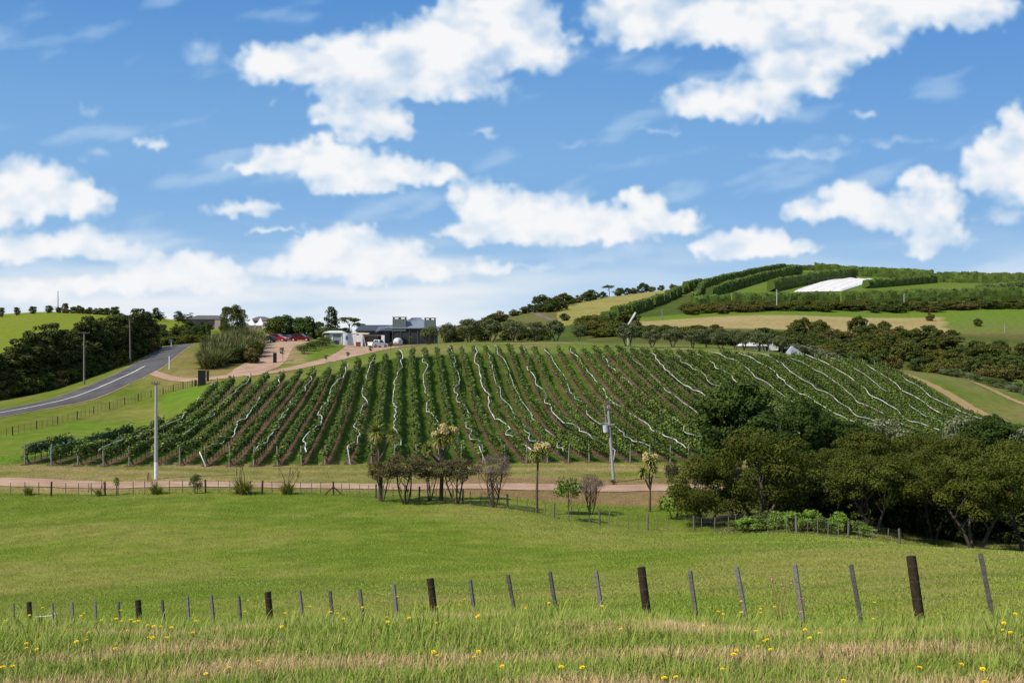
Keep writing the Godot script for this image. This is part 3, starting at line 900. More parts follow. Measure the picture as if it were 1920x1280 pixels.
	# houses beyond
	for s in [[386, 352, 11.0, "wide brown house left of the round olive tree", 0.1], [484, 352, 6.6, "grey-roofed house behind the white marquees", -0.1]]:
		var hb := thing("house", s[3], "house", spot(s[0], s[1]), s[4], "houses beyond the car park")
		var w: float = s[2]
		var lift := 0.0
		bx(hb, "wall", Vector3(0, 1.3, -3), Vector3(w, 3.8, 5.5), Color(0.20, 0.155, 0.14), M.paint)
		part("roof", hip_roof(-w / 2 - 0.6, w / 2 + 0.6, -6.4, 0.4, 3.2, [-w / 2 + 2.2, w / 2 - 2.2, -3.0], 4.5, Color(0.11, 0.10, 0.105)).mesh(M.metal), hb)
		for k in 4:
			var wn := bx(hb, "window", Vector3((k - 1.5) * w / 4.2, 1.9, -0.21), Vector3(1.1, 1.2, 0.06), Color(0.03, 0.035, 0.04), M.glass)
			bx(wn, "frame", Vector3(0, 0.64, 0.03), Vector3(1.3, 0.12, 0.08), Color(0.45, 0.4, 0.36), M.paint)
		bx(hb, "bay", Vector3(w * 0.33, 1.2, -0.1), Vector3(1.8, 3.4, 0.9), Color(0.42, 0.36, 0.31), M.paint)
	for s in [[471, 322, "white peaked marquee nearer the round olive tree"], [488, 322, "second white peaked marquee beside the green trees"]]:
		var tn := thing("marquee", s[2], "tent", spot(s[0], s[1]), 0.0, "white marquees")
		mb = MB.new()
		var prevr := []
		for k in 7:
			var t := k / 6.0
			var half := 1.55 * (1.0 - t) * (1.0 - 0.35 * sin(t * PI)) + 0.03
			var hy := 2.3 + 2.1 * t
			var r := [Vector3(-half, hy, half), Vector3(half, hy, half), Vector3(half, hy, -half), Vector3(-half, hy, -half)]
			if prevr.size():
				for e in 4:
					mb.quad(prevr[e], r[e], r[(e + 1) % 4], prevr[(e + 1) % 4], Color(0.8, 0.8, 0.8))
			prevr = r
		part("canopy", mb.mesh(M.cloth), tn)
		mb = MB.new()
		for e in 4:
			var a := Vector3([-1, 1, 1, -1][e], 0, [1, 1, -1, -1][e]) * 1.58
			var b := Vector3([1, 1, -1, -1][e], 0, [1, -1, -1, 1][e]) * 1.58
			mb.quad(a + Vector3(0, 2.05, 0), a + Vector3(0, 2.32, 0), b + Vector3(0, 2.32, 0), b + Vector3(0, 2.05, 0), Color(0.8, 0.8, 0.8))
		part("valance", mb.mesh(M.cloth), tn)
		for e in 4:
			var q := Vector3([-1, 1, 1, -1][e], 0, [1, 1, -1, -1][e]) * 1.5
			bx(tn, "pole", q + Vector3(0, 0.9, 0), Vector3(0.09, 2.8, 0.09), Color(0.7, 0.7, 0.7), M.metal)
	# pale roofs behind the olives at the right
	var hut := thing("white_marquee_hall", "low white pitched roof behind the olive trunks", "building", spot(1415, 258), 0.05)
	bx(hut, "wall", Vector3(0, 0.3, -2), Vector3(5.6, 1.2, 3.4), Color(0.62, 0.58, 0.56), M.paint)
	part("roof", hip_roof(-3.3, 3.3, -4.2, 0.3, 0.9, [-0.8, 0.8, -2.0], 2.4, Color(0.74, 0.7, 0.68), 0.1).mesh(M.cloth), hut)
	bx(hut, "chimney", Vector3(4.2, 1.1, -1.0), Vector3(0.9, 2.8, 0.9), Color(0.68, 0.64, 0.62), M.paint)
	bx(hut, "end_wall", Vector3(4.6, 0.4, -0.8), Vector3(2.4, 1.3, 0.8), Color(0.68, 0.64, 0.62), M.paint)
	var gb := thing("gable_cottage", "small grey-blue gable roof at the end of the olive row", "building", spot(1490, 256), -0.1)
	mb = MB.new()
	mb.prism([Vector2(-1.6, -0.3), Vector2(-1.6, 0.6), Vector2(-0.4, 2.1), Vector2(2.2, 0.2), Vector2(2.2, -0.3)], -3.0, 0.0, Color(0.40, 0.42, 0.52))
	part("roof", mb.mesh(M.metal), gb)
	bx(gb, "wall", Vector3(-1.2, 0.4, 0.06), Vector3(1.0, 1.1, 0.1), Color(0.55, 0.56, 0.62), M.paint)
	bx(gb, "window", Vector3(0.1, 0.55, 0.04), Vector3(0.8, 0.8, 0.06), Color(0.2, 0.22, 0.28), M.glass)
	# small dark tank and hut on the hill top
	var ht := thing("hilltop_tank", "small dark tank on the left shoulder of the summit", "tank", spot(1479, 762))
	mb = MB.new()
	mb.tube([Vector3(0, -0.3, 0), Vector3(0, 2.6, 0), Vector3(0, 3.0, 0)], [1.5, 1.5, 1.1], 14, Color(0.03, 0.035, 0.05))
	part("shell", mb.mesh(M.paint), ht)
	bx(ht, "base_slab", Vector3(0, 0.05, 0.2), Vector3(3.6, 0.3, 3.6), Color(0.4, 0.4, 0.4), M.concrete)

# ---------- plants ----------
# heaps of small leaves: blobs are [centre, radii, tint]; most leaves lie near a blob's skin
func foliage(mb: MB, blobs: Array, count: int, size: float, cols: Array, narrow := 0.55, deep := 0.45, ragged := 0.8) -> void:
	var sum := 0.0
	var acc := PackedFloat32Array()
	for b in blobs:
		var r: Vector3 = b[1]
		sum += pow(r.x * r.y * r.z, 0.667)
		acc.append(sum)
	for k in count:
		var b: Array = blobs[acc.bsearch(rng.randf() * sum)]
		var dir := unit()
		if dir.y < -0.25 and rng.randf() < 0.55:
			dir.y = -dir.y
		var rad := 1.0 - deep * rng.randf() * rng.randf() + rr(-0.06, 0.1)
		var p: Vector3 = b[0] + dir * b[1] * rad
		var nrm := (dir + unit() * ragged + Vector3(0, 0.25, 0)).normalized()
		var s := size * rr(0.6, 1.35)
		var col: Color = cols[rng.randi() % cols.size()]
		var f: float = b[2] * rr(0.82, 1.18)
		mb.leaf(p, nrm, rr(0, TAU), s, s * narrow, Color(col.r * f, col.g * f, col.b * f))

func clumps(at: Vector3, rad: Vector3, count: int, r0: float, r1: float, flat := 0.75, low := -0.35) -> Array:
	var out := []
	for k in count:
		var dir := unit()
		if dir.y < low:
			dir.y = -dir.y * 0.6
			dir = dir.normalized()
		var r := rr(r0, r1)
		var f := rr(0.55, 0.98)
		out.append([at + dir * rad * f, Vector3(r, r * flat, r), rr(0.8, 1.2)])
	return out

func limb(mb: MB, a: Vector3, b: Vector3, r0: float, r1: float, col: Color, sides := 6, bend := 0.12) -> void:
	var ln := a.distance_to(b)
	var off := Vector3(rr(-1, 1), rr(-0.3, 0.6), rr(-1, 1)) * ln * bend
	var pts := []
	var rad := []
	for k in 5:
		var t := k / 4.0
		pts.append(a.lerp(b, t) + off * sin(t * PI))
		rad.append(lerpf(r0, r1, t))
	mb.tube(pts, rad, sides, col, false)

func tree_node(trunk: MB, crown: MB, leaf_mat: Material) -> Node3D:
	var o := Node3D.new()
	if trunk.v.size():
		part("trunk", trunk.mesh(M.bark), o)
	part("crown", crown.mesh(leaf_mat), o)
	return o

# a full tree: trunk, limbs that reach the clumps, clumped crown
func grow(h: float, crown_at: float, rad: Vector3, n_clump: int, cr0: float, cr1: float, leaves: int, size: float, cols: Array, bark: Color, tr: float, leaf_mat: Material, opts := {}) -> Node3D:
	var t := MB.new()
	var c := MB.new()
	var mid := Vector3(0, crown_at, 0)
	var bl := clumps(mid, rad, n_clump, cr0, cr1, opts.get("flat", 0.75), opts.get("low", -0.35))
	if opts.has("cone"):
		for b in bl:
			var k: float = 1.0 - clampf((b[0].y - crown_at + rad.y) / (2.0 * rad.y), 0, 1) * opts.cone
			b[0] = Vector3(b[0].x * k, b[0].y, b[0].z * k)
	var stems: int = opts.get("stems", 1)
	for s in stems:
		var lean := Vector3.ZERO
		if stems > 1:
			var a := TAU * s / stems + rr(-0.4, 0.4)
			lean = Vector3(cos(a), 0, sin(a)) * rad.x * rr(0.3, 0.6)
		var root := Vector3(lean.x * 0.08, -0.3, lean.z * 0.08)
		var fork := Vector3(lean.x, crown_at - rad.y * opts.get("fork", 0.35), lean.z)
		limb(t, root, fork, tr, tr * 0.62, bark, 7, 0.07)
		limb(t, fork, mid + lean * 0.6 + Vector3(0, rad.y * 0.5, 0), tr * 0.6, tr * 0.15, bark, 5)
		for k in opts.get("limbs", 5):
			var b: Array = bl[rng.randi() % bl.size()]
			var from := root.lerp(fork, rr(opts.get("limb_from", 0.6), 1.0))
			limb(t, from, b[0], tr * 0.36, tr * 0.1, bark, 5, 0.16)
	foliage(c, bl, leaves, size, cols, opts.get("narrow", 0.55), opts.get("deep", 0.45), opts.get("ragged", 0.8))
	return tree_node(t, c, leaf_mat)

func sword(mb: MB, base: Vector3, dir: Vector3, ln: float, wd: float, droop: float, col: Color, segs := 3) -> void:
	var side := dir.cross(Vector3.UP).normalized()
	if side.length() < 0.1:
		side = Vector3.RIGHT
	var prev := base
	var pw := wd
	var dv := dir
	for s in segs:
		var t := (s + 1.0) / segs
		var nx := prev + dv * (ln / segs)
		var nw := wd * (1.0 - t * t)
		if s == segs - 1:
			mb.tri(prev - side * pw, nx, prev + side * pw, col)
		else:
			mb.quad(prev - side * pw, nx - side * nw, nx + side * nw, prev + side * pw, col)
		prev = nx
		pw = nw
		dv = (dv + Vector3(0, -droop, 0)).normalized()

func head_of_swords(mb: MB, at: Vector3, count: int, ln: float, wd: float, cols: Array, low := -0.5) -> void:
	for k in count:
		var dir := unit()
		while dir.y < low:
			dir = unit()
		sword(mb, at + dir * 0.05, dir, ln * rr(0.75, 1.1), wd, rr(0.1, 0.5), cols[rng.randi() % cols.size()])

func cabbage(forks: Array, tr: float, base: Vector3, split: float) -> Node3D:
	var t := MB.new()
	var c := MB.new()
	var bark := Color(0.17, 0.125, 0.10)
	var green := [Color(0.17, 0.22, 0.035), Color(0.24, 0.27, 0.05), Color(0.30, 0.28, 0.07), Color(0.12, 0.17, 0.03)]
	var dead := [Color(0.45, 0.33, 0.17), Color(0.38, 0.27, 0.12)]
	var fork: Vector3 = base.lerp(forks[0][0], split)
	if forks.size() > 1:
		fork.x = 0.1
	limb(t, base, fork, tr, tr * 0.75, bark, 8, 0.03)
	for f in forks:
		limb(t, fork, f[0], tr * 0.72, tr * 0.5, bark, 7, 0.05)
		head_of_swords(c, f[0] + Vector3(0, 0.1, 0), int(240 * f[1]), 0.82 * f[1], 0.045, green, -0.45)
		for k in int(90 * f[1]):   # dry skirt under the head
			var a := rr(0, TAU)
			sword(c, f[0], Vector3(cos(a) * rr(0.3, 0.8), rr(-0.9, -0.1), sin(a) * rr(0.3, 0.8)).normalized(), 0.75 * f[1], 0.045, 0.4, dead[k % 2])
		if f.size() > 2:   # flower plumes
			for k in 5:
				var a := rr(0, TAU)
				var bl := [[f[0] + Vector3(cos(a) * 0.45, rr(0.2, 0.8), sin(a) * 0.45) * f[1], Vector3(0.32, 0.28, 0.32), 1.0]]
				foliage(c, bl, 220, 0.07, [Color(0.52, 0.42, 0.2), Color(0.42, 0.34, 0.14)])
	return tree_node(t, c, M.leaf)

func flax(count: int, ln: float, spread: float, cols: Array, stalks := 0) -> Node3D:
	var o := Node3D.new()
	var c := MB.new()
	for k in count:
		var a := rr(0, TAU)
		var lean := rr(0.05, spread)
		var p := Vector3(cos(a), 0, sin(a)) * rr(0, 0.25) * ln
		sword(c, p - Vector3(0, 0.05, 0), Vector3(cos(a) * lean, 1, sin(a) * lean).normalized(), ln * rr(0.6, 1.1), ln * 0.022, rr(0.05, 0.5), cols[rng.randi() % cols.size()], 4)
	part("leaves", c.mesh(M.leaf), o)
	if stalks:
		var s := MB.new()
		for k in stalks:
			var a := rr(0, TAU)
			var tip := Vector3(cos(a) * rr(0.3, 1.1), ln * rr(1.2, 1.7), sin(a) * rr(0.3, 1.1))
			limb(s, Vector3.ZERO, tip, 0.03, 0.012, Color(0.14, 0.09, 0.06), 4, 0.1)
			for q in 6:
				s.leaf(tip - Vector3(0, 0.12 * q, 0), unit(), rr(0, TAU), 0.12, 0.035, Color(0.12, 0.07, 0.05))
		part("flower_stalks", s.mesh(M.bark), o)
	return o

func grass_tuft(count: int, hgt: float, cols: Array, spread: float, wd: float) -> ArrayMesh:
	var mb := MB.new()
	for k in count:
		var a := rr(0, TAU)
		var p := Vector3(rr(-1, 1), 0, rr(-1, 1)) * spread
		var lean := rr(0.1, 1.5)
		sword(mb, p - Vector3(0, 0.02, 0), Vector3(cos(a) * lean, 1, sin(a) * lean).normalized(), hgt * rr(0.45, 1.15), wd * rr(0.7, 1.3), rr(0.05, 0.45), cols[rng.randi() % cols.size()], 3)
	return mb.mesh(M.blade)

func scatter(called: String, m: Mesh, places: Array, parent: Node = self) -> MultiMeshInstance3D:
	var mm := MultiMesh.new()
	mm.transform_format = MultiMesh.TRANSFORM_3D
	mm.use_colors = true
	mm.mesh = m
	mm.instance_count = places.size()
	for k in places.size():
		mm.set_instance_transform(k, places[k][0])
		mm.set_instance_color(k, places[k][1])
	var o := MultiMeshInstance3D.new()
	o.name = called
	o.multimesh = mm
	parent.add_child(o, true)
	o.set_meta("kind", "stuff")
	return o

func make_grass() -> void:
	var greens := [Color(0.165, 0.245, 0.03), Color(0.13, 0.205, 0.025), Color(0.20, 0.275, 0.042), Color(0.25, 0.29, 0.06), Color(0.19, 0.28, 0.035), Color(0.33, 0.29, 0.11)]
	var mixed := [Color(0.18, 0.26, 0.035), Color(0.26, 0.27, 0.06), Color(0.40, 0.31, 0.13), Color(0.14, 0.22, 0.03)]
	var straws := [Color(0.44, 0.32, 0.16), Color(0.36, 0.25, 0.12), Color(0.52, 0.40, 0.21), Color(0.22, 0.23, 0.05)]
	var kinds := [grass_tuft(34, 0.125, greens, 0.13, 0.0024), grass_tuft(34, 0.115, mixed, 0.14, 0.0022), grass_tuft(40, 0.095, straws, 0.16, 0.0019), grass_tuft(14, 0.26, greens, 0.12, 0.0034)]
	var lists := [[], [], [], []]
	var dryness := FastNoiseLite.new()
	dryness.seed = 71; dryness.frequency = 0.42; dryness.fractal_octaves = 3
	var count := 0
	while count < 27000:
		var d := 2.5 + 17.5 * pow(rng.randf(), 0.85)
		var x := rr(-1, 1) * (0.62 * d + 2.5)
		if d > 14.0 + 4.0 * smoothstep(2.0, -8.0, x):
			continue
		count += 1
		# straw in the near strip, green on the brow of the bank
		var q := dryness.get_noise_2d(x * 0.6, d * 1.3) * 2.1 + 0.25 - 0.55 * smoothstep(7.0, 11.5, d) - 0.45 * smoothstep(2.2, 4.2, x) * smoothstep(5.5, 8.0, d)
		q += rr(-0.22, 0.22)
		var kind := 2 if q > 0.28 else (1 if q > -0.15 else 0)
		if kind == 0 and rng.randf() < 0.09:
			kind = 3
		var s := rr(0.7, 1.25)
		var b := Basis(Vector3.UP, rr(0, TAU)).scaled(Vector3(s, s * rr(0.8, 1.2), s))
		var f := rr(0.85, 1.15)
		lists[kind].append([Transform3D(b, on_ground(x, d)), Color(f, f, f * rr(0.9, 1.1))])
	var names := ["meadow_grass", "mixed_grass", "dry_grass", "tall_grass"]
	var labels := ["green grass on the brow of the near bank", "half dry grass in the foreground", "straw coloured dead grass along the near bank", "longer green grass stems on the near bank"]
	for k in 4:
		stuff_label(scatter(names[k], kinds[k], lists[k]), labels[k], "grass")
	# the grazed paddock beyond the fence
	var short_kinds := [grass_tuft(9, 0.075, [Color(0.18, 0.26, 0.028), Color(0.22, 0.28, 0.04), Color(0.15, 0.23, 0.022)], 0.12, 0.006), grass_tuft(9, 0.085, [Color(0.24, 0.28, 0.055), Color(0.28, 0.285, 0.07), Color(0.21, 0.265, 0.04)], 0.12, 0.006)]
	var sl := [[], []]
	for k in 90000:
		var d := 13.5 + 75.0 * pow(rng.randf(), 0.95)
		var x := rr(-1, 1) * (0.56 * d + 2.0)
		var n := patch.get_noise_2d(x, d) * 0.9 + patch2.get_noise_2d(x, d) * 0.6 + 0.25 * smoothstep(-5, 20, x)
		var s := rr(0.7, 1.3) * (1.0 + d * 0.012)
		sl[1 if n + rr(-0.25, 0.25) > 0.12 else 0].append([Transform3D(Basis(Vector3.UP, rr(0, TAU)).scaled(Vector3(s, s * rr(0.6, 1.3), s)), on_ground(x, d)), Color(1, 1, 1) * rr(0.85, 1.15)])
	var vl := []
	for k in 26000:   # rough verges either side of the drive
		var d := rr(86.5, 116.0)
		var x := rr(-52.0, 24.0)
		var u := x - ROW_LEAN * d
		var drive := 92.0 + 4.0 * smoothstep(-25.0, 13.0, x)
		if absf(d - drive) < 1.65 or d > row_start(u) - 0.3 and u > ROW_U0 - 1.0:
			continue
		var s := rr(1.2, 2.6)
		var c := turf_color(x, d)
		vl.append([Transform3D(Basis(Vector3.UP, rr(0, TAU)).scaled(Vector3(s, s * rr(0.5, 1.3), s)), on_ground(x, d)), Color(c.r, c.g, c.b) * rr(2.0, 3.2)])
	stuff_label(scatter("verge_grass", grass_tuft(9, 0.1, [Color(0.42, 0.42, 0.42), Color(0.36, 0.38, 0.34), Color(0.46, 0.43, 0.38)], 0.14, 0.007), vl), "rough mixed grass on the verges of the red drive", "grass")
	stuff_label(scatter("paddock_grass", short_kinds[0], sl[0]), "short green grass of the grazed paddock", "grass")
	stuff_label(scatter("paddock_dry_grass", short_kinds[1], sl[1]), "paler dry tufts across the grazed paddock", "grass")

# foreground flowers, by bearing and row as they stand in the picture: [column, row, distance of the root]
const FLOWERS := [[12, 1163], [52, 1153], [75, 1140], [147, 1155], [158, 1149], [189, 1162], [214, 1160], [225, 1144], [221, 1166], [243, 1161], [250, 1166], [259, 1163], [273, 1172], [284, 1174], [299, 1174], [320, 1178], [363, 1165], [363, 1186], [236, 1181], [277, 1194], [287, 1197], [307, 1196], [168, 1185], [147, 1202], [165, 1199], [53, 1207], [43, 1216], [74, 1217], [216, 1215], [387, 1264], [423, 1253], [458, 1147], [463, 1125], [532, 1149], [526, 1176], [578, 1137], [618, 1147], [636, 1150], [486, 1238], [745, 1118], [682, 1138], [823, 1138], [868, 1124], [861, 1135], [893, 1157], [896, 1154], [822, 1169], [770, 1159], [731, 1165], [722, 1158], [809, 1222], [818, 1228], [889, 1232], [895, 1222], [945, 1248], [1033, 1130], [1055, 1250], [1089, 1250], [1132, 1136], [983, 1141], [1251, 1270], [1264, 1268], [1342, 1146], [1354, 1151], [1389, 1127], [1394, 1149], [1422, 1094], [1423, 1142], [1426, 1148], [1435, 1133], [1449, 1137], [1324, 1174], [1422, 1184], [1433, 1203], [1437, 1198], [1420, 1212], [1443, 1217], [1376, 1220], [1380, 1228], [1354, 1253], [1501, 1148], [1517, 1197], [1535, 1187], [1509, 1182], [1575, 1276], [1639, 1129], [1658, 1138], [1639, 1161], [1730, 1251], [1808, 1245], [1846, 1256], [1850, 1278], [1881, 1181], [1888, 1169], [1902, 1187], [1900, 1151], [20, 1250], [2, 1249], [640, 1160], [1165, 1180]]

func make_flowers() -> void:
	var sorted := FLOWERS.duplicate()
	sorted.sort_custom(func(a, b): return a[0] < b[0])
	var ends := [35, 258, 511, 821, 1215, 1735, 4000]
	var bay := 0
	var seen := 0
	for kk in sorted.size():
		var fl: Array = sorted[kk]
		while fl[0] > ends[bay]:
			bay += 1
			seen = 0
		seen += 1
		var which := "%s yellow flower from the left %s" % [nth(seen), "left of the first dark post" if bay == 0 else "right of the last dark post" if bay == 6 else "between the %s and %s dark posts" % [nth(bay), nth(bay + 1)]]
		var slope: float = (fl[1] - 640.0) / FOCAL
		var d := 4.0       # walk out to where a stem of ordinary length would reach this height
		var hgt := rr(0.14, 0.24)
		while d < 13.0 and EYE - slope * d > ground(px(fl[0], d), d) + hgt:
			d += 0.1
		d = minf(d, 12.6)
		var root := spot(fl[0], d)
		var top := EYE - slope * d - root.y
		top = clampf(top, 0.1, 0.75)
		var o := thing("yellow_flower", which, "flower", root, 0.0, "yellow flowers scattered over the near bank")
		var st := MB.new()
		var tip := Vector3(rr(-0.02, 0.02), top, rr(-0.02, 0.02))
		limb(st, Vector3(rr(-0.03, 0.03), -0.01, 0), tip, 0.0022, 0.0016, Color(0.14, 0.2, 0.04), 4, 0.05)
		part("stem", st.mesh(M.blade), o)
		var hd := MB.new()
		var r := rr(0.0115, 0.016)
		var tilt := Basis(Vector3(1, 0, 0), rr(0.0, 0.35)) * Basis(Vector3(0, 0, 1), rr(-0.3, 0.3))
		for ring in 3:
			for k in 12:
				var a := TAU * k / 12.0 + ring * 0.2
				var up := [0.25, 0.6, 1.4][ring] as float
				var dir: Vector3 = tilt * Vector3(cos(a), up, sin(a)).normalized()
				var side: Vector3 = tilt * Vector3(-sin(a), 0, cos(a))
				var b: Vector3 = tip + dir * 0.002
				var e: Vector3 = tip + dir * r * [1.0, 0.85, 0.6][ring]
				hd.quad(b - side * 0.0012, e - side * 0.0038, e + side * 0.0038, b + side * 0.0012, [Color(0.86, 0.66, 0.012), Color(0.84, 0.61, 0.01), Color(0.8, 0.52, 0.01)][ring])
		part("flower_head", hd.mesh(M.petal), o)

func make_thistle() -> void:
	for s in [[1468, 12.8, "dry brown thistle with seed heads beside a grey batten"], [1520, 12.9, "short dry thistle stalk near the foot of a grey batten"]]:
		var o := thing("dry_thistle", s[2], "thistle", spot(s[0], s[1]), 0.0)
		var st := MB.new()
		var hd := MB.new()
		for k in 7 if s[0] == 1468 else 3:
			var tip := Vector3(rr(-0.13, 0.13), rr(0.42, 0.62) * (1.0 if s[0] == 1468 else 0.75), rr(-0.1, 0.1))
			limb(st, Vector3(0, -0.02, 0), tip, 0.004, 0.002, Color(0.3, 0.2, 0.1), 4, 0.1)
			foliage(hd, [[tip, Vector3.ONE * 0.02, 1.0]], 26, 0.01, [Color(0.3, 0.17, 0.1), Color(0.42, 0.3, 0.18)])
		part("stalks", st.mesh(M.bark), o)
		part("seed_heads", hd.mesh(M.dull_leaf), o)

# ---------- fences ----------
func round_post(h: float, r: float, col: Color, sides := 9) -> ArrayMesh:
	var mb := MB.new()
	mb.tube([Vector3(0, -0.35, 0), Vector3(0, h * 0.5, 0), Vector3(0, h - 0.012, 0), Vector3(0, h, 0)], [r * 1.04, r, r * 0.98, r * 0.86], sides, col)
	return mb.mesh(M.wood)

func flat_batten(h: float, w: float, t: float, col: Color) -> ArrayMesh:
	var mb := MB.new()
	mb.box(Vector3(0, h / 2 - 0.1, 0), Vector3(w, h + 0.2, t), col)
	mb.box(Vector3(w * 0.12, h + 0.006, 0), Vector3(w * 0.6, 0.012, t * 0.8), col * 1.1)
	return mb.mesh(M.wood)

# posts: [x, d, kind, lean]; kind 0 post, 1 batten
func fence(called: String, label: String, posts: Array, metas: Array, wires: Array, wire_r: float, group := "") -> Node3D:
	var org := on_ground(posts[0][0], posts[0][1])
	var o := thing(called, label, "fence", org, 0.0, group)
	var line := []
	for p in posts:
		var at := on_ground(p[0], p[1]) - org
		var list: Array = metas[p[2]]
		var m := part(["post", "batten"][p[2]], list[rng.randi() % list.size()], o, at)
		var along := atan2(-(posts[1][1] - posts[0][1]), posts[1][0] - posts[0][0])
		m.rotation = Vector3(rr(-0.03, 0.03), -along + rr(-0.15, 0.15), p[3])
		line.append([at, p[3]])
	for h in wires:
		var mb := MB.new()
		var pts := []
		var rad := []
		for q in line:
			pts.append(q[0] + Vector3(-sin(q[1]) * h, cos(q[1]) * h, 0.06))
			rad.append(wire_r)
		mb.tube(pts, rad, 4, Color(0.10, 0.10, 0.09))
		part("wire", mb.mesh(M.wire), o)
	return o

func make_fences() -> void:
	# the near fence
	var grey := Color(0.27, 0.25, 0.235)
	var dark := Color(0.075, 0.055, 0.042)
	var posts := []
	for i in range(-27, 16):   # five steps to a post
		var t := i / 5.0
		var d := 18.5 * (1.0 - 0.138 * t)
		var x := (255.0 + 413.0 * t) / FOCAL * 18.5
		if d < 12.5 and i % 5 != 0 and false:
			continue
		posts.append([x + rr(-0.06, 0.06), d, 0 if i % 5 == 0 else 1, (0.12 if i % 5 == 0 else 0.15) * smoothstep(-32, 2, i) + 0.03 + rr(-0.03, 0.03)])
	fence("paddock_fence", "near post and batten fence across the bottom of the paddock", posts, [[round_post(1.1, 0.072, dark), round_post(1.1, 0.066, dark * 1.25), round_post(1.12, 0.076, dark * 0.9)], [flat_batten(1.06, 0.064, 0.04, grey), flat_batten(1.02, 0.06, 0.045, grey * 0.8), flat_batten(1.05, 0.066, 0.04, grey * 1.15), flat_batten(1.04, 0.06, 0.04, grey * 0.62)]], [0.25, 0.5, 0.75, 0.98], 0.0016)
	# white stand-off arm with a ring, on the first dark post
	var t0 := -4.0
	var org := on_ground(-900.0 / FOCAL * 28.7, 28.7)
	var so := thing("fence_outrigger", "white stand-off arm with a ring on the leftmost dark post", "fence arm", org + Vector3(0.1, 0.72, 0.05))
	var am := MB.new()
	am.tube([Vector3(0, 0, 0), Vector3(0.42, 0.03, 0)], [0.017, 0.015], 6, Color(0.75, 0.77, 0.78))
	part("arm", am.mesh(M.paint), so)
	var ring := MB.new()
	var rp := []
	var rrad := []
	for k in 13:
		var a := TAU * k / 12.0
		rp.append(Vector3(0.47 + cos(a) * 0.05, 0.03 + sin(a) * 0.08, 0)); rrad.append(0.014)
	ring.tube(rp, rrad, 5, Color(0.75, 0.77, 0.78))
	part("ring", ring.mesh(M.paint), so)
	# along the drive
	var brown := Color(0.105, 0.08, 0.065)
	var pale := Color(0.30, 0.275, 0.235)
	var far_posts := [[round_post(1.12, 0.075, brown), round_post(1.1, 0.07, brown * 1.3)], [flat_batten(1.05, 0.05, 0.04, grey * 0.7), flat_batten(1.0, 0.045, 0.04, grey * 0.9)]]
	var list := []
	for s in [[-60, 87.6, 0], [-35, 87.6, 1], [-8, 87.5, 1], [19, 87.5, 1], [46, 87.5, 1], [72, 87.5, 1], [95, 87.4, 0], [122, 87.4, 1], [146, 87.4, 1], [171, 87.3, 1], [196, 87.3, 0], [221, 87.3, 1], [249, 87.3, 1], [271, 87.2, 1], [294, 87.2, 1], [317, 87.2, 1], [342, 87.2, 1], [364, 87.2, 1], [385, 87.2, 0], [408, 87.2, 1], [430, 87.2, 1], [470, 87.2, 1], [491, 87.2, 0], [510, 87.2, 1], [533, 87.2, 1], [563, 87.3, 1], [584, 87.3, 1], [601, 87.4, 1], [625, 87.5, 0]]:
		list.append([px(s[0], s[1]), s[1], s[2], rr(-0.04, 0.04)])
	var f := fence("drive_fence", "dark post and wire fence along the red gravel drive", list, far_posts, [0.4, 0.75, 1.0], 0.005)
	var br := MB.new()
	var last: Vector3 = on_ground(list[-1][0], list[-1][1]) - on_ground(list[0][0], list[0][1])
	for s in [-1, 1]:
		br.tube([last + Vector3(s * 0.05, 0.62, 0.06), last + Vector3(s * 0.75, -0.02, 0.06)], [0.055, 0.05], 6, brown)
		part("brace", br.mesh(M.wood), f)
		br = MB.new()
	var pale_posts := [[round_post(1.12, 0.075, pale * 0.75), round_post(1.1, 0.08, pale)], [flat_batten(1.0, 0.05, 0.04, pale), flat_batten(0.95, 0.045, 0.04, pale * 0.8)]]
	list = []
	for s in [[640, 87.3, 1], [655, 87.1, 1], [673, 86.8, 1], [691, 86.4, 1], [704, 86.2, 0], [719, 86, 1], [737, 85.6, 1], [758, 85.2, 1], [770, 85, 1], [786, 84.7, 0], [802, 84.4, 1], [818, 84.1, 1], [835, 83.8, 1], [851, 83.6, 1], [868, 83.3, 0], [883, 83, 1], [901, 82.8, 1], [918, 82.5, 1], [936, 82.2, 1], [952, 82, 0], [970, 81.7, 1], [988, 81.4, 1], [1005, 81.2, 1], [1022, 81, 1], [1038, 80.8, 0], [1072, 80.4, 1], [1086, 80.2, 1], [1105, 80, 1], [1124, 79.6, 0], [1142, 79.2, 1], [1160, 79, 1], [1178, 78.6, 1], [1197, 78.3, 1], [1214, 78, 0], [1233, 77.6, 1], [1253, 77.4, 1], [1285, 77, 1], [1302, 76.6, 0], [1316, 76.4, 1], [1340, 76, 1], [1366, 75.6, 1], [1380, 75.4, 1], [1398, 75, 0], [1419, 74.6, 1], [1440, 74.4, 1], [1457, 74.1, 1], [1476, 73.8, 1], [1494, 73.5, 0], [1514, 73.2, 1], [1534, 72.9, 1], [1553, 72.6, 1], [1572, 72.3, 1], [1591, 72, 0], [1612, 71.6, 1], [1637, 71.3, 1], [1665, 71, 1], [1688, 70.8, 0]]:
		list.append([px(s[0], s[1]), s[1], s[2], rr(-0.05, 0.05)])
	fence("lower_fence", "pale weathered fence running downhill from the brace post to the wood", list, pale_posts, [0.35, 0.7, 0.98], 0.004)
	# along the road
	list = []
	var n := 0
	var run := [[-90, 125.0], [4, 135.0], [75, 143.0], [136, 150.0], [185, 157.0], [231, 163.0], [271, 167.0], [307, 169.5], [337, 171.0], [364, 172.0]]
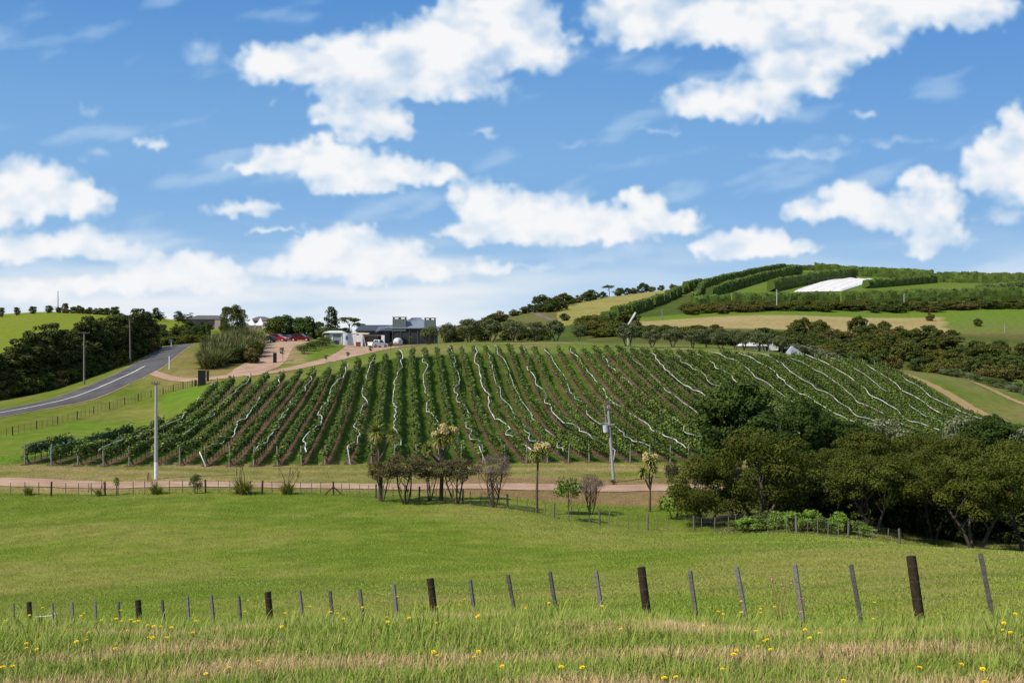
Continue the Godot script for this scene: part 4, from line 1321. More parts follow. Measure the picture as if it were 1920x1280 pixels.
	for q in 58:
		var t := q / 57.0 * (run.size() - 1.0)
		var k := mini(int(t), run.size() - 2)
		var d := lerpf(run[k][1], run[k + 1][1], t - k)
		var p := lerpf(run[k][0], run[k + 1][0], t - k)
		list.append([px(p, d), d, 0 if q % 4 == 0 else 1, rr(-0.05, 0.05)])
	fence("road_fence", "dark post fence on the grass between the road and the vines", list, far_posts, [0.4, 0.75, 1.0], 0.006)
	# far right, by the netted block
	list = []
	for q in 7:
		list.append([px(1868 + q * 12, 212), 212.0, 0 if q % 2 == 0 else 1, 0.0])
	fence("netting_fence", "pale post fence at the dark netted block by the far edge", list, pale_posts, [0.4, 0.8, 1.05], 0.008)

# ---------- hedges ----------
func hedge(label: String, pts: Array, h: float, w: float, cols: Array, gaps := 0.0, lump := 0.5) -> void:
	var mb := MB.new()
	var org := on_ground(pts[0].x, pts[0].y)
	for s in pts.size() - 1:
		var a: Vector2 = pts[s]
		var b: Vector2 = pts[s + 1]
		var ln := a.distance_to(b)
		var count := maxi(2, int(ln / 1.6))
		var side := (b - a).normalized().orthogonal() * w * 0.5
		var ring := []
		for k in count + 1:
			var p := a.lerp(b, k / float(count))
			var hh := h * (1.0 + 0.16 * patch2.get_noise_2d(p.x * 0.6, p.y * 0.6) + 0.08 * patch.get_noise_2d(p.x, p.y))
			var row := []
			for e in [[-1.0, -0.1], [-1.08, 0.35], [-1.02, 0.75], [-0.8, 0.97], [0.0, 1.02], [0.8, 0.97], [1.02, 0.75], [1.08, 0.35], [1.0, -0.1]]:
				var q: Vector2 = p + side * (e[0] + 0.22 * patch2.get_noise_2d(p.x + e[1] * 40, p.y + e[0] * 17)) 
				row.append(on_ground(q.x, q.y, hh * e[1] + lump * 0.5 * patch2.get_noise_2d(p.x * 1.7 + e[0] * 9, p.y)) - org)
			ring.append(row)
		for k in count:
			for e in 8:
				var q: Color = cols[rng.randi() % cols.size()]
				var f := rr(0.8, 1.2)
				mb.quad(ring[k][e], ring[k + 1][e], ring[k + 1][e + 1], ring[k][e + 1], q * f)
				for z in 3:   # leaf sprays break up the faces
					var c: Vector3 = (ring[k][e] as Vector3).lerp(ring[k + 1][e + 1], rr(0.1, 0.9)).lerp((ring[k + 1][e] as Vector3).lerp(ring[k][e + 1], rr(0.1, 0.9)), rng.randf())
					mb.leaf(c + unit() * 0.2, (unit() + Vector3(0, 0.5, 0)).normalized(), rr(0, TAU), rr(0.3, 0.6), rr(0.2, 0.35), q * rr(0.8, 1.25))
		for e in [0, count]:
			for k in range(1, 7):
				mb.tri(ring[e][0], ring[e][k], ring[e][k + 1], cols[0])
	var o := thing("hedge", label, "hedge", org, 0.0, "clipped hedges on the far hill")
	part("foliage", mb.mesh(M.dull_leaf), o)

func make_hedges() -> void:
	var clipped := [Color(0.068, 0.102, 0.023), Color(0.084, 0.124, 0.027), Color(0.054, 0.083, 0.019)]
	hedge("hedge along the very top of the far hill", [pd(1488, 764), pd(1540, 766), pd(1600, 764)], 4.0, 4, clipped)
	hedge("light green hedge just below the summit", [pd(1528, 712), pd(1600, 708), pd(1680, 702), pd(1752, 694)], 6.0, 4, clipped)
	hedge("long hedge on the skyline right of the summit", [pd(1600, 768), pd(1700, 758), pd(1800, 740), pd(1920, 712), pd(2050, 690)], 4.0, 4, clipped)
	hedge("light green hedge below the skyline by the far edge", [pd(1757, 668), pd(1830, 660), pd(1920, 650), pd(2040, 640)], 6.5, 4, clipped)
	hedge("dark slanting hedge left of the white sheet", [pd(1446, 566), pd(1490, 596), pd(1540, 632), pd(1600, 686)], 6.0, 4, clipped)
	hedge("dark slanting hedge right of the white sheet", [pd(1624, 590), pd(1660, 606), pd(1700, 626), pd(1752, 660)], 4.4, 4, clipped)
	hedge("front hedge at the lower left corner of the terraces", [pd(1302, 486), pd(1335, 488), pd(1367, 490)], 5.2, 4, clipped)
	hedge("front hedge below the pale green terrace", [pd(1376, 491), pd(1440, 493), pd(1500, 495), pd(1572, 497)], 5.4, 4, clipped)
	hedge("long front hedge running to the far edge", [pd(1582, 499), pd(1680, 502), pd(1800, 504), pd(1920, 506), pd(2040, 510)], 5.6, 4, clipped)
	hedge("side hedge climbing from the terraces' lower left corner", [pd(1303, 490), pd(1308, 530), pd(1314, 575), pd(1322, 610)], 5.0, 3, clipped)
	hedge("upper slanting hedge of the left terrace", [pd(1322, 612), pd(1360, 650), pd(1420, 700), pd(1470, 740)], 5.0, 3.5, clipped)
	hedge("lower slanting dark hedge of the left terrace", [pd(1330, 540), pd(1370, 580), pd(1420, 628), pd(1500, 690)], 5.2, 3.5, clipped)
	hedge("hedge behind the pale green terrace", [pd(1400, 716), pd(1450, 742), pd(1490, 752)], 4.0, 3.5, clipped)
	hedge("second dark hedge by the far edge", [pd(1840, 520), pd(1900, 540), pd(1960, 560)], 6.0, 6, clipped)
	# the broken line of clipped blocks climbing the left flank
	var at := [[1094, 398], [1108, 408], [1134, 428], [1152, 444], [1165, 456], [1178, 468], [1192, 482], [1203, 494], [1222, 516], [1240, 536], [1252, 550], [1264, 564], [1276, 580], [1286, 594], [1296, 608], [1306, 622]]
	for k in at.size():
		var a: Array = at[k]
		var b: Array = at[mini(k + 1, at.size() - 1)]
		var f := rr(0.7, 0.95)
		if k == at.size() - 1:
			b = [a[0] + 8, a[1] + 12]
		hedge("%s clipped block of the hedge climbing the far hill's left flank" % nth(k + 1), [pd(a[0], a[1]), pd(lerpf(a[0], b[0], f), lerpf(a[1], b[1], f))], rr(3.4, 5.6) if k > 1 else 2.6, 3.6, clipped)
	# white sheet over a planted block
	var mb := MB.new()
	var c := [pd(1488, 562), pd(1580, 566), pd(1652, 668), pd(1576, 676)]
	var org := on_ground(c[0].x, c[0].y)
	var nx := 26
	var ny := 40
	var grid := []
	for j in ny + 1:
		var row := []
		for i in nx + 1:
			var q: Vector2 = (c[0] as Vector2).lerp(c[1], i / float(nx)).lerp((c[3] as Vector2).lerp(c[2], i / float(nx)), j / float(ny))
			var hgt := 0.9 + 0.16 * sin(i * 1.1 + j * 0.15) + 0.2 * patch2.get_noise_2d(q.x, q.y)
			if i == 0 or i == nx or j == 0 or j == ny:
				hgt = 0.25
			row.append(on_ground(q.x, q.y, hgt) - org)
		grid.append(row)
	for j in ny:
		for i in nx:
			mb.quad(grid[j][i], grid[j + 1][i], grid[j + 1][i + 1], grid[j][i + 1], Color(0.72, 0.71, 0.70) * rr(0.9, 1.08))
	var o := thing("crop_cover", "white sheet covering a planted block on the far hill", "crop cover", org)
	part("sheet", mb.mesh(M.cloth), o)

# ---------- poles, signs, mast ----------
func pole(called: String, label: String, p: float, d: float, h: float, r: float, col: Color, arms: Array, band := 0.0, lean := 0.0, turn := 0.0) -> Node3D:
	var o := thing(called, label, "utility pole", spot(p, d), turn, "power poles")
	o.rotation.z = lean
	var mb := MB.new()
	var y0 := band if band > 0 else -0.4
	mb.tube([Vector3(0, y0, 0), Vector3(0, h, 0)], [r, r * 0.66], 10, col)
	part("shaft", mb.mesh(M.concrete), o)
	if band > 0:
		mb = MB.new()
		mb.tube([Vector3(0, -0.4, 0), Vector3(0, band, 0)], [r * 1.04, r * 1.03], 10, Color(0.78, 0.78, 0.76))
		part("white_band", mb.mesh(M.paint), o)
	for a in arms:
		mb = MB.new()
		mb.box(Vector3(a[2], h - a[0], 0.1), Vector3(a[1], 0.11, 0.09), Color(0.22, 0.19, 0.165))
		var arm := part("crossarm", mb.mesh(M.wood), o)
		for k in 4:
			mb = MB.new()
			var x: float = a[2] + a[1] * (k / 3.0 - 0.5) * 0.92
			mb.tube([Vector3(x, h - a[0] + 0.05, 0.1), Vector3(x, h - a[0] + 0.13, 0.1), Vector3(x, h - a[0] + 0.22, 0.1)], [0.025, 0.055, 0.03], 6, Color(0.3, 0.2, 0.16))
			part("insulator", mb.mesh(M.metal), arm)
	return o

func make_poles() -> void:
	var grey := Color(0.56, 0.55, 0.53)
	pole("power_pole", "tall grey pole with a white foot beside the drive", 292, 95.3, 8.4, 0.16, grey, [[0.12, 0.75, 0.0]], 1.45)
	var tp := pole("power_pole", "grey pole carrying a transformer in front of the vines", 1151, 98.5, 7.25, 0.155, Color(0.50, 0.50, 0.51), [[0.10, 0.72, 0.05], [0.62, 0.62, -0.1]], 0.0, 0.075)
	var mb := MB.new()
	mb.tube([Vector3(-0.38, 4.55, 0.1), Vector3(-0.38, 4.6, 0.1), Vector3(-0.38, 5.1, 0.1), Vector3(-0.38, 5.2, 0.1)], [0.2, 0.24, 0.24, 0.2], 12, Color(0.52, 0.56, 0.6))
	part("transformer", mb.mesh(M.metal), tp)
	mb = MB.new()
	mb.box(Vector3(-0.1, 5.22, 0.1), Vector3(1.05, 0.09, 0.2), Color(0.32, 0.3, 0.28))
	part("bracket", mb.mesh(M.metal), tp)
	for s in [-1, 1]:
		mb = MB.new()
		limb(mb, Vector3(-0.3, 5.2, 0.1), Vector3(-0.1 + s * 0.28, 7.1, 0.1), 0.015, 0.015, Color(0.5, 0.48, 0.45), 4, 0.08)
		part("cable", mb.mesh(M.wire), tp)
	pole("power_pole", "wooden pole with a crossarm in front of the shelter belt", 157, 178, 8.5, 0.17, Color(0.30, 0.27, 0.23), [[0.15, 1.7, 0.0]], 0.0, 0.0, 0.2)
	pole("power_pole", "wooden pole farther up the road before the shelter belt", 244, 206, 8.3, 0.17, Color(0.28, 0.25, 0.22), [[0.15, 1.4, 0.0]], 0.0, 0.02, 0.8)
	pole("power_pole", "white pole with fittings among the bushes on the far hill", 1457, 452, 8.6, 0.28, Color(0.62, 0.61, 0.58), [[0.6, 1.8, 0.0]])
	pole("power_pole", "plain pale pole in front of the long dark hedge", 1696, 468, 6.6, 0.28, Color(0.5, 0.49, 0.44), [])
	pole("power_pole", "dark stub pole below the far hill's left field", 1242, 420, 4.4, 0.24, Color(0.3, 0.28, 0.25), [])
	pole("power_pole", "pale stub pole on the right-hand pasture", 1885, 360, 3.2, 0.2, Color(0.42, 0.4, 0.34), [])
	# the mast on the green hill
	var o := thing("radio_mast", "thin lattice mast with a cross frame on the green hill", "mast", spot(108, 440))
	mb = MB.new()
	for s in [Vector3(-0.25, 0, 0), Vector3(0.25, 0, 0.1), Vector3(0, 0, -0.25)]:
		mb.tube([s + Vector3(0, -0.3, 0), s * 0.3 + Vector3(0, 8.2, 0)], [0.07, 0.05], 5, Color(0.16, 0.17, 0.18))
	for k in 10:
		mb.tube([Vector3(-0.24, k * 0.8, 0), Vector3(0.22, k * 0.8 + 0.75, 0.05)], [0.04, 0.04], 4, Color(0.16, 0.17, 0.18))
	part("lattice", mb.mesh(M.metal), o)
	mb = MB.new()
	mb.box(Vector3(-0.6, 2.3, 0), Vector3(1.9, 0.16, 0.16), Color(0.14, 0.15, 0.16))
	part("cross_frame", mb.mesh(M.metal), o)
	mb = MB.new()
	mb.box(Vector3(0.3, 1.0, 0), Vector3(0.9, 1.9, 0.7), Color(0.12, 0.13, 0.13))
	mb.box(Vector3(0.3, 2.02, 0), Vector3(1.1, 0.12, 0.9), Color(0.2, 0.2, 0.2))
	part("equipment_cabin", mb.mesh(M.paint), o)
	mb = MB.new()
	mb.tube([Vector3(0, 8.2, 0), Vector3(0, 8.9, 0)], [0.16, 0.05], 6, Color(0.18, 0.18, 0.19))
	part("aerial", mb.mesh(M.metal), o)
	# black gate signs
	for s in [[378, 171.5, 1.15, 2.3, "tall black sign pillar where the driveway leaves the road"], [515, 196.5, 0.62, 1.75, "small black sign pillar beside the driveway's bend"]]:
		var g := thing("sign_pillar", s[4], "sign", spot(s[0], s[1]), 0.15, "black sign pillars")
		mb = MB.new()
		mb.box(Vector3(0, s[3] / 2 - 0.1, 0), Vector3(s[2], s[3] + 0.2, 0.35), Color(0.018, 0.018, 0.02))
		part("panel", mb.mesh(M.paint), g)
		mb = MB.new()
		mb.box(Vector3(0, s[3] + 0.03, 0), Vector3(s[2] + 0.06, 0.06, 0.41), Color(0.03, 0.03, 0.032))
		part("cap", mb.mesh(M.paint), g)
		mb = MB.new()
		mb.box(Vector3(0, 0.06, 0), Vector3(s[2] + 0.16, 0.12, 0.5), Color(0.06, 0.06, 0.06))
		part("plinth", mb.mesh(M.concrete), g)
	for s in [[366.5, 172.0, 0.9, 0.16, "short black bollard left of the tall sign pillar"], [389, 175, 1.6, 0.22, "black bollard behind the tall sign pillar"]]:
		var g := thing("bollard", s[4], "bollard", spot(s[0], s[1]), 0.0, "black bollards at the gate")
		mb = MB.new()
		mb.box(Vector3(0, s[2] / 2 - 0.1, 0), Vector3(s[3] * 1.6, s[2] + 0.2, s[3]), Color(0.02, 0.02, 0.022))
		part("post", mb.mesh(M.paint), g)
		mb = MB.new()
		mb.box(Vector3(0, s[2] + 0.02, 0), Vector3(s[3] * 1.7, 0.04, s[3] * 1.1), Color(0.04, 0.04, 0.042))
		part("cap", mb.mesh(M.paint), g)
	# road signs
	var ms := thing("marker_post", "white marker post on the verge above the driveway mouth", "marker post", spot(317, 186.5), 0.1)
	mb = MB.new()
	mb.tube([Vector3(0, -0.2, 0), Vector3(0, 2.2, 0)], [0.12, 0.11], 8, Color(0.72, 0.72, 0.72))
	part("post", mb.mesh(M.paint), ms)
	mb = MB.new()
	mb.box(Vector3(0.1, 1.75, 0), Vector3(0.22, 0.4, 0.06), Color(0.28, 0.32, 0.36))
	part("plate", mb.mesh(M.paint), ms)
	for s in [[320.5, 238, 1.45, 0.9, Color(0.05, 0.11, 0.3), "blue road sign on a white post at the crest"], [297.5, 238, 1.9, 0.42, Color(0.55, 0.47, 0.4), "small pale road sign left of the blue one"]]:
		var g := thing("road_sign", s[5], "road sign", spot(s[0], s[1]), 0.0, "signs at the road's crest")
		mb = MB.new()
		mb.tube([Vector3(0, -0.2, 0), Vector3(0, s[2] + 0.1, 0)], [0.08, 0.08], 6, Color(0.66, 0.66, 0.64))
		part("post", mb.mesh(M.paint), g)
		mb = MB.new()
		mb.box(Vector3(0, s[2], 0.1), Vector3(s[3], 0.34, 0.04), s[4])
		part("plate", mb.mesh(M.paint), g)
	# wind machine: one white blade shows above the olive
	var w := thing("wind_machine", "white slanting propeller blade rising behind an olive tree", "wind machine", spot(1178, 250), 0.0)
	mb = MB.new()
	mb.tube([Vector3(0, -0.3, 0), Vector3(0, 4.6, 0)], [0.16, 0.12], 8, Color(0.5, 0.5, 0.5))
	part("mast", mb.mesh(M.metal), w)
	mb = MB.new()
	mb.tube([Vector3(0, 4.6, -0.35), Vector3(0, 4.65, 0), Vector3(0, 4.6, 0.4)], [0.14, 0.22, 0.12], 8, Color(0.6, 0.6, 0.6))
	part("hub", mb.mesh(M.metal), w)
	for s in [1.0, -1.0]:
		mb = MB.new()
		var dir: Vector3 = Vector3(0.52, 0.85, 0) * s
		var side := Vector3(0.85, -0.52, 0)
		var prev := []
		for k in 6:
			var t := k / 5.0
			var c: Vector3 = Vector3(0, 4.62, 0.3) + dir * (0.15 + 3.1 * t)
			var wd := lerpf(0.16, 0.26, t) if t < 0.85 else 0.17
			var row := [c - side * wd, c + Vector3(0, 0, 0.05), c + side * wd, c - Vector3(0, 0, 0.05)]
			if prev.size():
				for e in 4:
					mb.quad(prev[e], row[e], row[(e + 1) % 4], prev[(e + 1) % 4], Color(0.78, 0.78, 0.8))
			prev = row
		mb.quad(prev[0], prev[1], prev[2], prev[3], Color(0.78, 0.78, 0.8))
		part("blade", mb.mesh(M.paint), w)

# ---------- trees and shrubs ----------
var P := {}

func proto(kind: String, o: Node3D, h: float, w: float) -> void:
	o.set_meta("h", h); o.set_meta("w", w)
	if not P.has(kind):
		P[kind] = []
	P[kind].append(o)

func plant(kind: String, called: String, at: Vector3, h: float, w: float, label: String, category: String, group := "", which := -1) -> Node3D:
	var list: Array = P[kind]
	var o: Node3D = list[(which if which >= 0 else rng.randi()) % list.size()]
	var sw: float = w / float(o.get_meta("w"))
	var r := copy(o, called, at, rr(0, TAU), Vector3(sw, h / float(o.get_meta("h")), sw), label, category, group)
	r.remove_meta("h"); r.remove_meta("w")
	return r

func make_protos() -> void:
	var bark := Color(0.13, 0.105, 0.085)
	var pale_bark := Color(0.24, 0.2, 0.17)
	for k in 3:
		proto("shelter", grow(10, 5.4, Vector3(2.4, 4.7, 2.4), 44, 0.6, 1.05, 5200, 0.19, [Color(0.045, 0.062, 0.016), Color(0.062, 0.074, 0.02), Color(0.082, 0.078, 0.024), Color(0.034, 0.05, 0.014)], bark, 0.2, M.dull_leaf, {"cone": 0.5, "low": -1.0, "fork": 0.2}), 10, 5.8)
	for k in 2:
		proto("broad", grow(9.4, 5.0, Vector3(4.0, 4.1, 4.0), 110, 0.65, 1.15, 19000, 0.17, [Color(0.036, 0.062, 0.012), Color(0.05, 0.076, 0.017), Color(0.026, 0.046, 0.01)], bark, 0.28, M.dull_leaf, {"cone": 0.15, "low": -1.0, "fork": 0.1}), 9.4, 9.4)
	var mk := [Color(0.05, 0.07, 0.010), Color(0.072, 0.09, 0.013), Color(0.034, 0.05, 0.008), Color(0.078, 0.07, 0.015)]
	for k in 3:   # skirted to the ground
		proto("manuka", grow(6.3, 3.0, Vector3(3.7, 2.75, 3.5), 74, 0.55, 1.15, 25000, 0.085, mk, Color(0.16, 0.125, 0.105), 0.13, M.dull_leaf, {"stems": 3, "flat": 0.6, "limbs": 3, "fork": 0.5, "limb_from": 0.45, "low": -0.85}), 6.2, 8.6)
	for k in 3:   # open below, on several stems
		proto("tall_manuka", grow(6.9, 4.3, Vector3(3.7, 2.1, 3.4), 74, 0.55, 1.15, 25000, 0.085, mk, Color(0.15, 0.12, 0.10), 0.14, M.dull_leaf, {"stems": 3, "flat": 0.55, "limbs": 5, "fork": 0.6, "limb_from": 0.4, "low": -0.8}), 6.9, 8.6)
	for k in 3:
		proto("olive", grow(4.4, 2.45, Vector3(1.75, 1.45, 1.75), 46, 0.42, 0.72, 5200, 0.11, [Color(0.105, 0.122, 0.05), Color(0.075, 0.092, 0.035), Color(0.14, 0.155, 0.08), Color(0.055, 0.07, 0.025)], Color(0.17, 0.14, 0.11), 0.13, M.dull_leaf, {"stems": 2, "narrow": 0.45, "low": -0.8, "fork": 0.8}), 4.4, 4.5)
	for k in 5:
		proto("scrub", grow(4.5, 1.75, Vector3(2.4, 2.1, 2.4), 38, 0.6, 1.0, 3400, 0.19, [[Color(0.05, 0.066, 0.013), Color(0.07, 0.08, 0.016), Color(0.09, 0.094, 0.02), Color(0.038, 0.054, 0.012)], [Color(0.052, 0.078, 0.018), Color(0.072, 0.098, 0.02), Color(0.044, 0.06, 0.014)], [Color(0.095, 0.082, 0.026), Color(0.072, 0.066, 0.019), Color(0.115, 0.1, 0.03)], [Color(0.07, 0.082, 0.014), Color(0.1, 0.106, 0.018)], [Color(0.036, 0.052, 0.014), Color(0.05, 0.064, 0.017)]][k], bark, 0.1, M.dull_leaf, {"stems": 1, "low": -1.0, "limbs": 1, "flat": 0.7}), 4.4, 6.0)
	for k in 2:
		proto("silver", grow(4.2, 2.3, Vector3(2.2, 1.6, 2.2), 44, 0.4, 0.75, 4200, 0.11, [Color(0.17, 0.185, 0.10), Color(0.11, 0.135, 0.06), Color(0.22, 0.225, 0.14), Color(0.07, 0.09, 0.035)], bark, 0.12, M.dull_leaf, {"stems": 2, "low": -0.8}), 4.4, 5.6)
	proto("young", grow(3.1, 2.0, Vector3(1.25, 0.95, 1.25), 26, 0.28, 0.5, 1700, 0.085, [Color(0.09, 0.155, 0.02), Color(0.13, 0.19, 0.03), Color(0.06, 0.11, 0.016)], pale_bark, 0.055, M.leaf, {"ragged": 1.0, "deep": 0.7}), 3.2, 3.2)
	for k in 3:
		proto("umbrella", grow(4.6, 3.2, Vector3(2.0, 1.0, 1.8), 54, 0.3, 0.62, 6000, 0.075, [Color(0.07, 0.072, 0.024), Color(0.095, 0.082, 0.036), Color(0.055, 0.055, 0.024), Color(0.105, 0.085, 0.048)], Color(0.10, 0.085, 0.07), 0.085, M.dull_leaf, {"stems": 3, "flat": 0.6, "limbs": 5, "fork": 0.7, "limb_from": 0.3, "low": -0.8}), 4.6, 4.8)
	for k in 2:
		proto("brown", grow(3.8, 2.6, Vector3(1.3, 1.0, 1.3), 40, 0.25, 0.45, 4600, 0.055, [Color(0.16, 0.115, 0.095), Color(0.12, 0.088, 0.07), Color(0.2, 0.15, 0.125)], Color(0.13, 0.10, 0.085), 0.06, M.dull_leaf, {"stems": 3, "limbs": 12, "fork": 0.6, "limb_from": 0.3, "deep": 0.9, "narrow": 0.3, "low": -0.8}), 3.8, 3.2)
	for k in 2:
		proto("conifer", grow(7, 3.8, Vector3(1.9, 3.2, 1.9), 40, 0.4, 0.75, 2600, 0.16, [Color(0.04, 0.065, 0.02), Color(0.055, 0.08, 0.025), Color(0.03, 0.05, 0.016)], bark, 0.14, M.dull_leaf, {"cone": 0.72, "low": -1.0, "fork": 0.0}), 7.2, 4.2)
	for k in 3:
		proto("round", grow(6, 2.7, Vector3(2.5, 2.6, 2.5), 56, 0.55, 0.95, 4600, 0.18, [[Color(0.055, 0.095, 0.02), Color(0.075, 0.115, 0.025), Color(0.04, 0.07, 0.015)], [Color(0.075, 0.095, 0.02), Color(0.11, 0.12, 0.025), Color(0.05, 0.068, 0.015)], [Color(0.085, 0.08, 0.022), Color(0.12, 0.105, 0.03), Color(0.06, 0.06, 0.016)]][k], bark, 0.17, M.dull_leaf, {"low": -1.0, "cone": 0.2}), 5.9, 6.2)
	for k in 3:
		proto("bush", grow(1.6, 0.8, Vector3(0.85, 0.55, 0.85), 20, 0.25, 0.42, 1100, 0.075, [[Color(0.08, 0.12, 0.025), Color(0.06, 0.09, 0.02), Color(0.11, 0.14, 0.03)], [Color(0.045, 0.05, 0.02), Color(0.06, 0.06, 0.028), Color(0.035, 0.04, 0.018)], [Color(0.13, 0.22, 0.025), Color(0.18, 0.27, 0.035), Color(0.09, 0.16, 0.02)]][k], bark, 0.04, M.leaf, {"stems": 3, "low": -0.9, "limbs": 2}), 1.65, 2.3)
	for k in 3:   # tall flax and cane
		proto("cane", flax(330, 3.3, 1.0, [Color(0.12, 0.145, 0.042), Color(0.18, 0.195, 0.07), Color(0.085, 0.105, 0.03), Color(0.24, 0.23, 0.1), Color(0.1, 0.075, 0.045)]), 3.4, 3.8)
	proto("sapling", grow(2.4, 1.6, Vector3(0.42, 0.7, 0.42), 12, 0.2, 0.34, 420, 0.08, [Color(0.06, 0.08, 0.03), Color(0.09, 0.1, 0.045)], bark, 0.035, M.dull_leaf, {"low": -1.0}), 2.5, 1.3)
	for k in 2:
		proto("lone_pine", grow(5, 3.9, Vector3(1.9, 0.8, 1.9), 18, 0.4, 0.7, 900, 0.16, [Color(0.05, 0.07, 0.025), Color(0.07, 0.085, 0.03)], bark, 0.12, M.dull_leaf, {"flat": 0.5, "limbs": 6, "fork": 0.9}), 5, 4.8)

func make_trees() -> void:
	# shelter belt beyond the road
	var belt := [[-70, 172, 10.5, 7], [-40, 174, 10, 7], [-12, 176, 7.6, 6.5], [12, 179, 8.3, 6.5], [34, 180, 9.2, 6.5], [58, 182, 11.0, 6.5], [80, 184, 11.6, 6.5], [98, 186, 11.0, 6], [118, 189, 10.2, 6.5], [140, 192, 9.6, 6.5], [160, 195, 10.8, 6.5], [178, 198, 10.6, 6], [196, 203, 10.4, 6], [214, 208, 10.6, 6], [230, 213, 10.2, 5.6], [246, 219, 10.4, 5.6], [260, 225, 9.6, 5.6], [272, 231, 9.2, 5.2], [280, 237, 8.6, 5.0]]
	for k in belt.size():
		var b: Array = belt[k]
		plant("shelter", "shelter_tree", spot(b[0], b[1] + rr(-1, 1)), b[2] * 0.97, b[3] * rr(0.95, 1.15), "%s tree of the dark shelter belt beyond the road, counting toward the crest" % nth(k + 1), "tree", "shelter belt beyond the road", k)
		plant("scrub", "shelter_shrub", spot(b[0] + 6, b[1] - 2.0), 3.4, 5.0, "low growth under the %s tree of the road shelter belt" % nth(k + 1), "shrub", "undergrowth of the shelter belt", k)
		if k < 18:
			plant("shelter", "shelter_tree", spot(b[0] + 10, b[1] + 7), b[2] * 0.9, b[3] * 1.1, "tree of the belt's back rank behind its %s front tree" % nth(k + 1), "tree", "back rank of the shelter belt", k + 1)
	# skyline of the hill beyond
	for s in [[2, 428, 4.2, 3.4, "small dark tree on the skyline by the picture's edge"], [31, 430, 3.6, 3.2, "small round tree on the green hill's skyline left of the mast"], [61, 434, 3.4, 4.2, "low dark tree on the green hill's skyline"], [91, 438, 3.4, 4.4, "dark tree on the skyline just before the mast"], [121, 440, 4.4, 3.6, "dark tree on the skyline just behind the mast"], [147, 436, 3.6, 3.2, "small tree on the green hill's skyline past the mast"], [168, 434, 3.0, 2.6, "tiny tree on the green hill's skyline near the belt"], [188, 432, 3.0, 2.6, "tiny dark tree on the skyline above the shelter belt"], [201, 430, 3.2, 3.4, "pale small tree on the skyline above the shelter belt"], [215, 428, 4.0, 5.0, "wide tree on the skyline at the belt's highest part"]]:
		plant("round", "skyline_tree", spot(s[0], s[1]), s[2], s[3], s[4], "tree", "trees on the green hill's skyline")
	for k in 7:
		plant("scrub", "hill_shrub", spot(110 + k * 14, 438 - k * 1.5), rr(1.6, 3.0), rr(3, 5), "%s low shrub right of the mast on the green hill" % nth(k + 1), "shrub", "shrubs on the green hill's crest")
	for s in [[292, 396], [300, 398], [334, 388], [345, 386], [356, 384]]:
		plant("conifer", "distant_conifer", spot(s[0], s[1]), rr(3.5, 5.5), rr(4, 6), "dark conifer on the hill shoulder beyond the shelter belt", "tree", "conifers on the hill shoulder")
	for k in 22:
		var p := 296.0 + k * 4.6
		plant("scrub" if k % 3 else "conifer", "hillside_shrub", spot(p + rr(-2, 2), rr(285, 335)), rr(2.2, 4.2), rr(2.8, 4.4), "%s shrub from the left on the slope above the road's crest" % nth(k + 1), "shrub", "shrubs above the road's crest")
	for k in 12:
		plant("scrub", "crest_hedge", spot(296 + k * 7.5, 264), rr(1.8, 2.6), rr(3.2, 4.2), "%s bush from the left in the low hedge across the road's end" % nth(k + 1), "hedge", "hedge across the road's end", 3)
	# behind the car park
	plant("manuka", "round_tree", spot(437, 258), 9.0, 7.6, "large round olive tree behind the flax bank", "tree", "", 1)
	plant("conifer", "fringe_conifer", spot(352, 340), 5, 5, "dark conifer at the left end of the houses", "tree")
	for s in [[512, 285, 6.0, 7, "round green tree at the near end of the car park"], [530, 290, 6.8, 7.5, "tall green tree behind the red car"], [553, 292, 6.2, 7, "green tree behind the car park's middle"], [572, 288, 6.6, 7, "green tree behind the dark red car"], [590, 290, 5.4, 7, "low green tree at the car park's far end"], [645, 300, 3.4, 6, "low green shrub bank behind the winery shed"], [632, 290, 3.4, 6, "green shrub beside the tall conifer"], [608, 285, 3.6, 6, "green shrub under the tall conifer"]]:
		plant("round", "car_park_tree", spot(s[0], s[1]), s[2], s[3], s[4], "tree", "trees around the car park", 0 if s[1] > 286 else 1)
	plant("conifer", "tall_conifer", spot(621, 298), 9.6, 6.0, "tall dark conifer rising behind the white shed", "tree")
	plant("lone_pine", "spreading_tree", spot(655, 308), 6.2, 7.5, "flat-topped dark tree between conifer and winery", "tree")
	plant("lone_pine", "spreading_tree", spot(669, 312), 4.8, 5, "small spreading tree just left of the winery roof", "tree")
	for s in [[846, 300, 4.4, 6, "dark bush peeping between the first two olive trees"], [862, 304, 4.0, 6, "dark bush behind the gap after the second olive tree"], [900, 300, 5.4, 7, "dark tree behind the third and fourth olives"], [946, 310, 4.0, 6, "dark bush behind the gap after the fourth olive"], [985, 312, 4.6, 7, "dark bush behind the gap after the fifth olive"], [1022, 315, 4.4, 7, "dark bush behind the gap after the sixth olive"]]:
		plant("scrub", "olive_row_bush", spot(s[0], s[1]), s[2], s[3], s[4], "shrub", "bushes behind the olive row", 0)
	# flax bank
	for k in 40:
		var row := k / 8
		var q := k % 8
		plant("cane", "flax_bush", spot(388 + q * 12.0 + row * 2.5 + rr(-3, 3), 187 + row * 7.5 + q * 2.6 + rr(-1, 1)), rr(2.8, 3.8) + row * 0.25, rr(3.8, 5.0), "%s flax from the left in the thicket's %s rank" % [nth(q + 1), ["front", "second", "third", "fourth", "back"][row]], "flax", "flax thicket by the driveway")
	for k in 14:
		plant("scrub", "thicket_bush", spot(392 + k * 6.5, 196 + (k % 4) * 9.0), rr(2.4, 3.4), rr(3.6, 4.6), "%s dark bush from the left among the flax by the driveway" % nth(k + 1), "shrub", "bushes in the flax thicket", [2, 0, 4][k % 3])
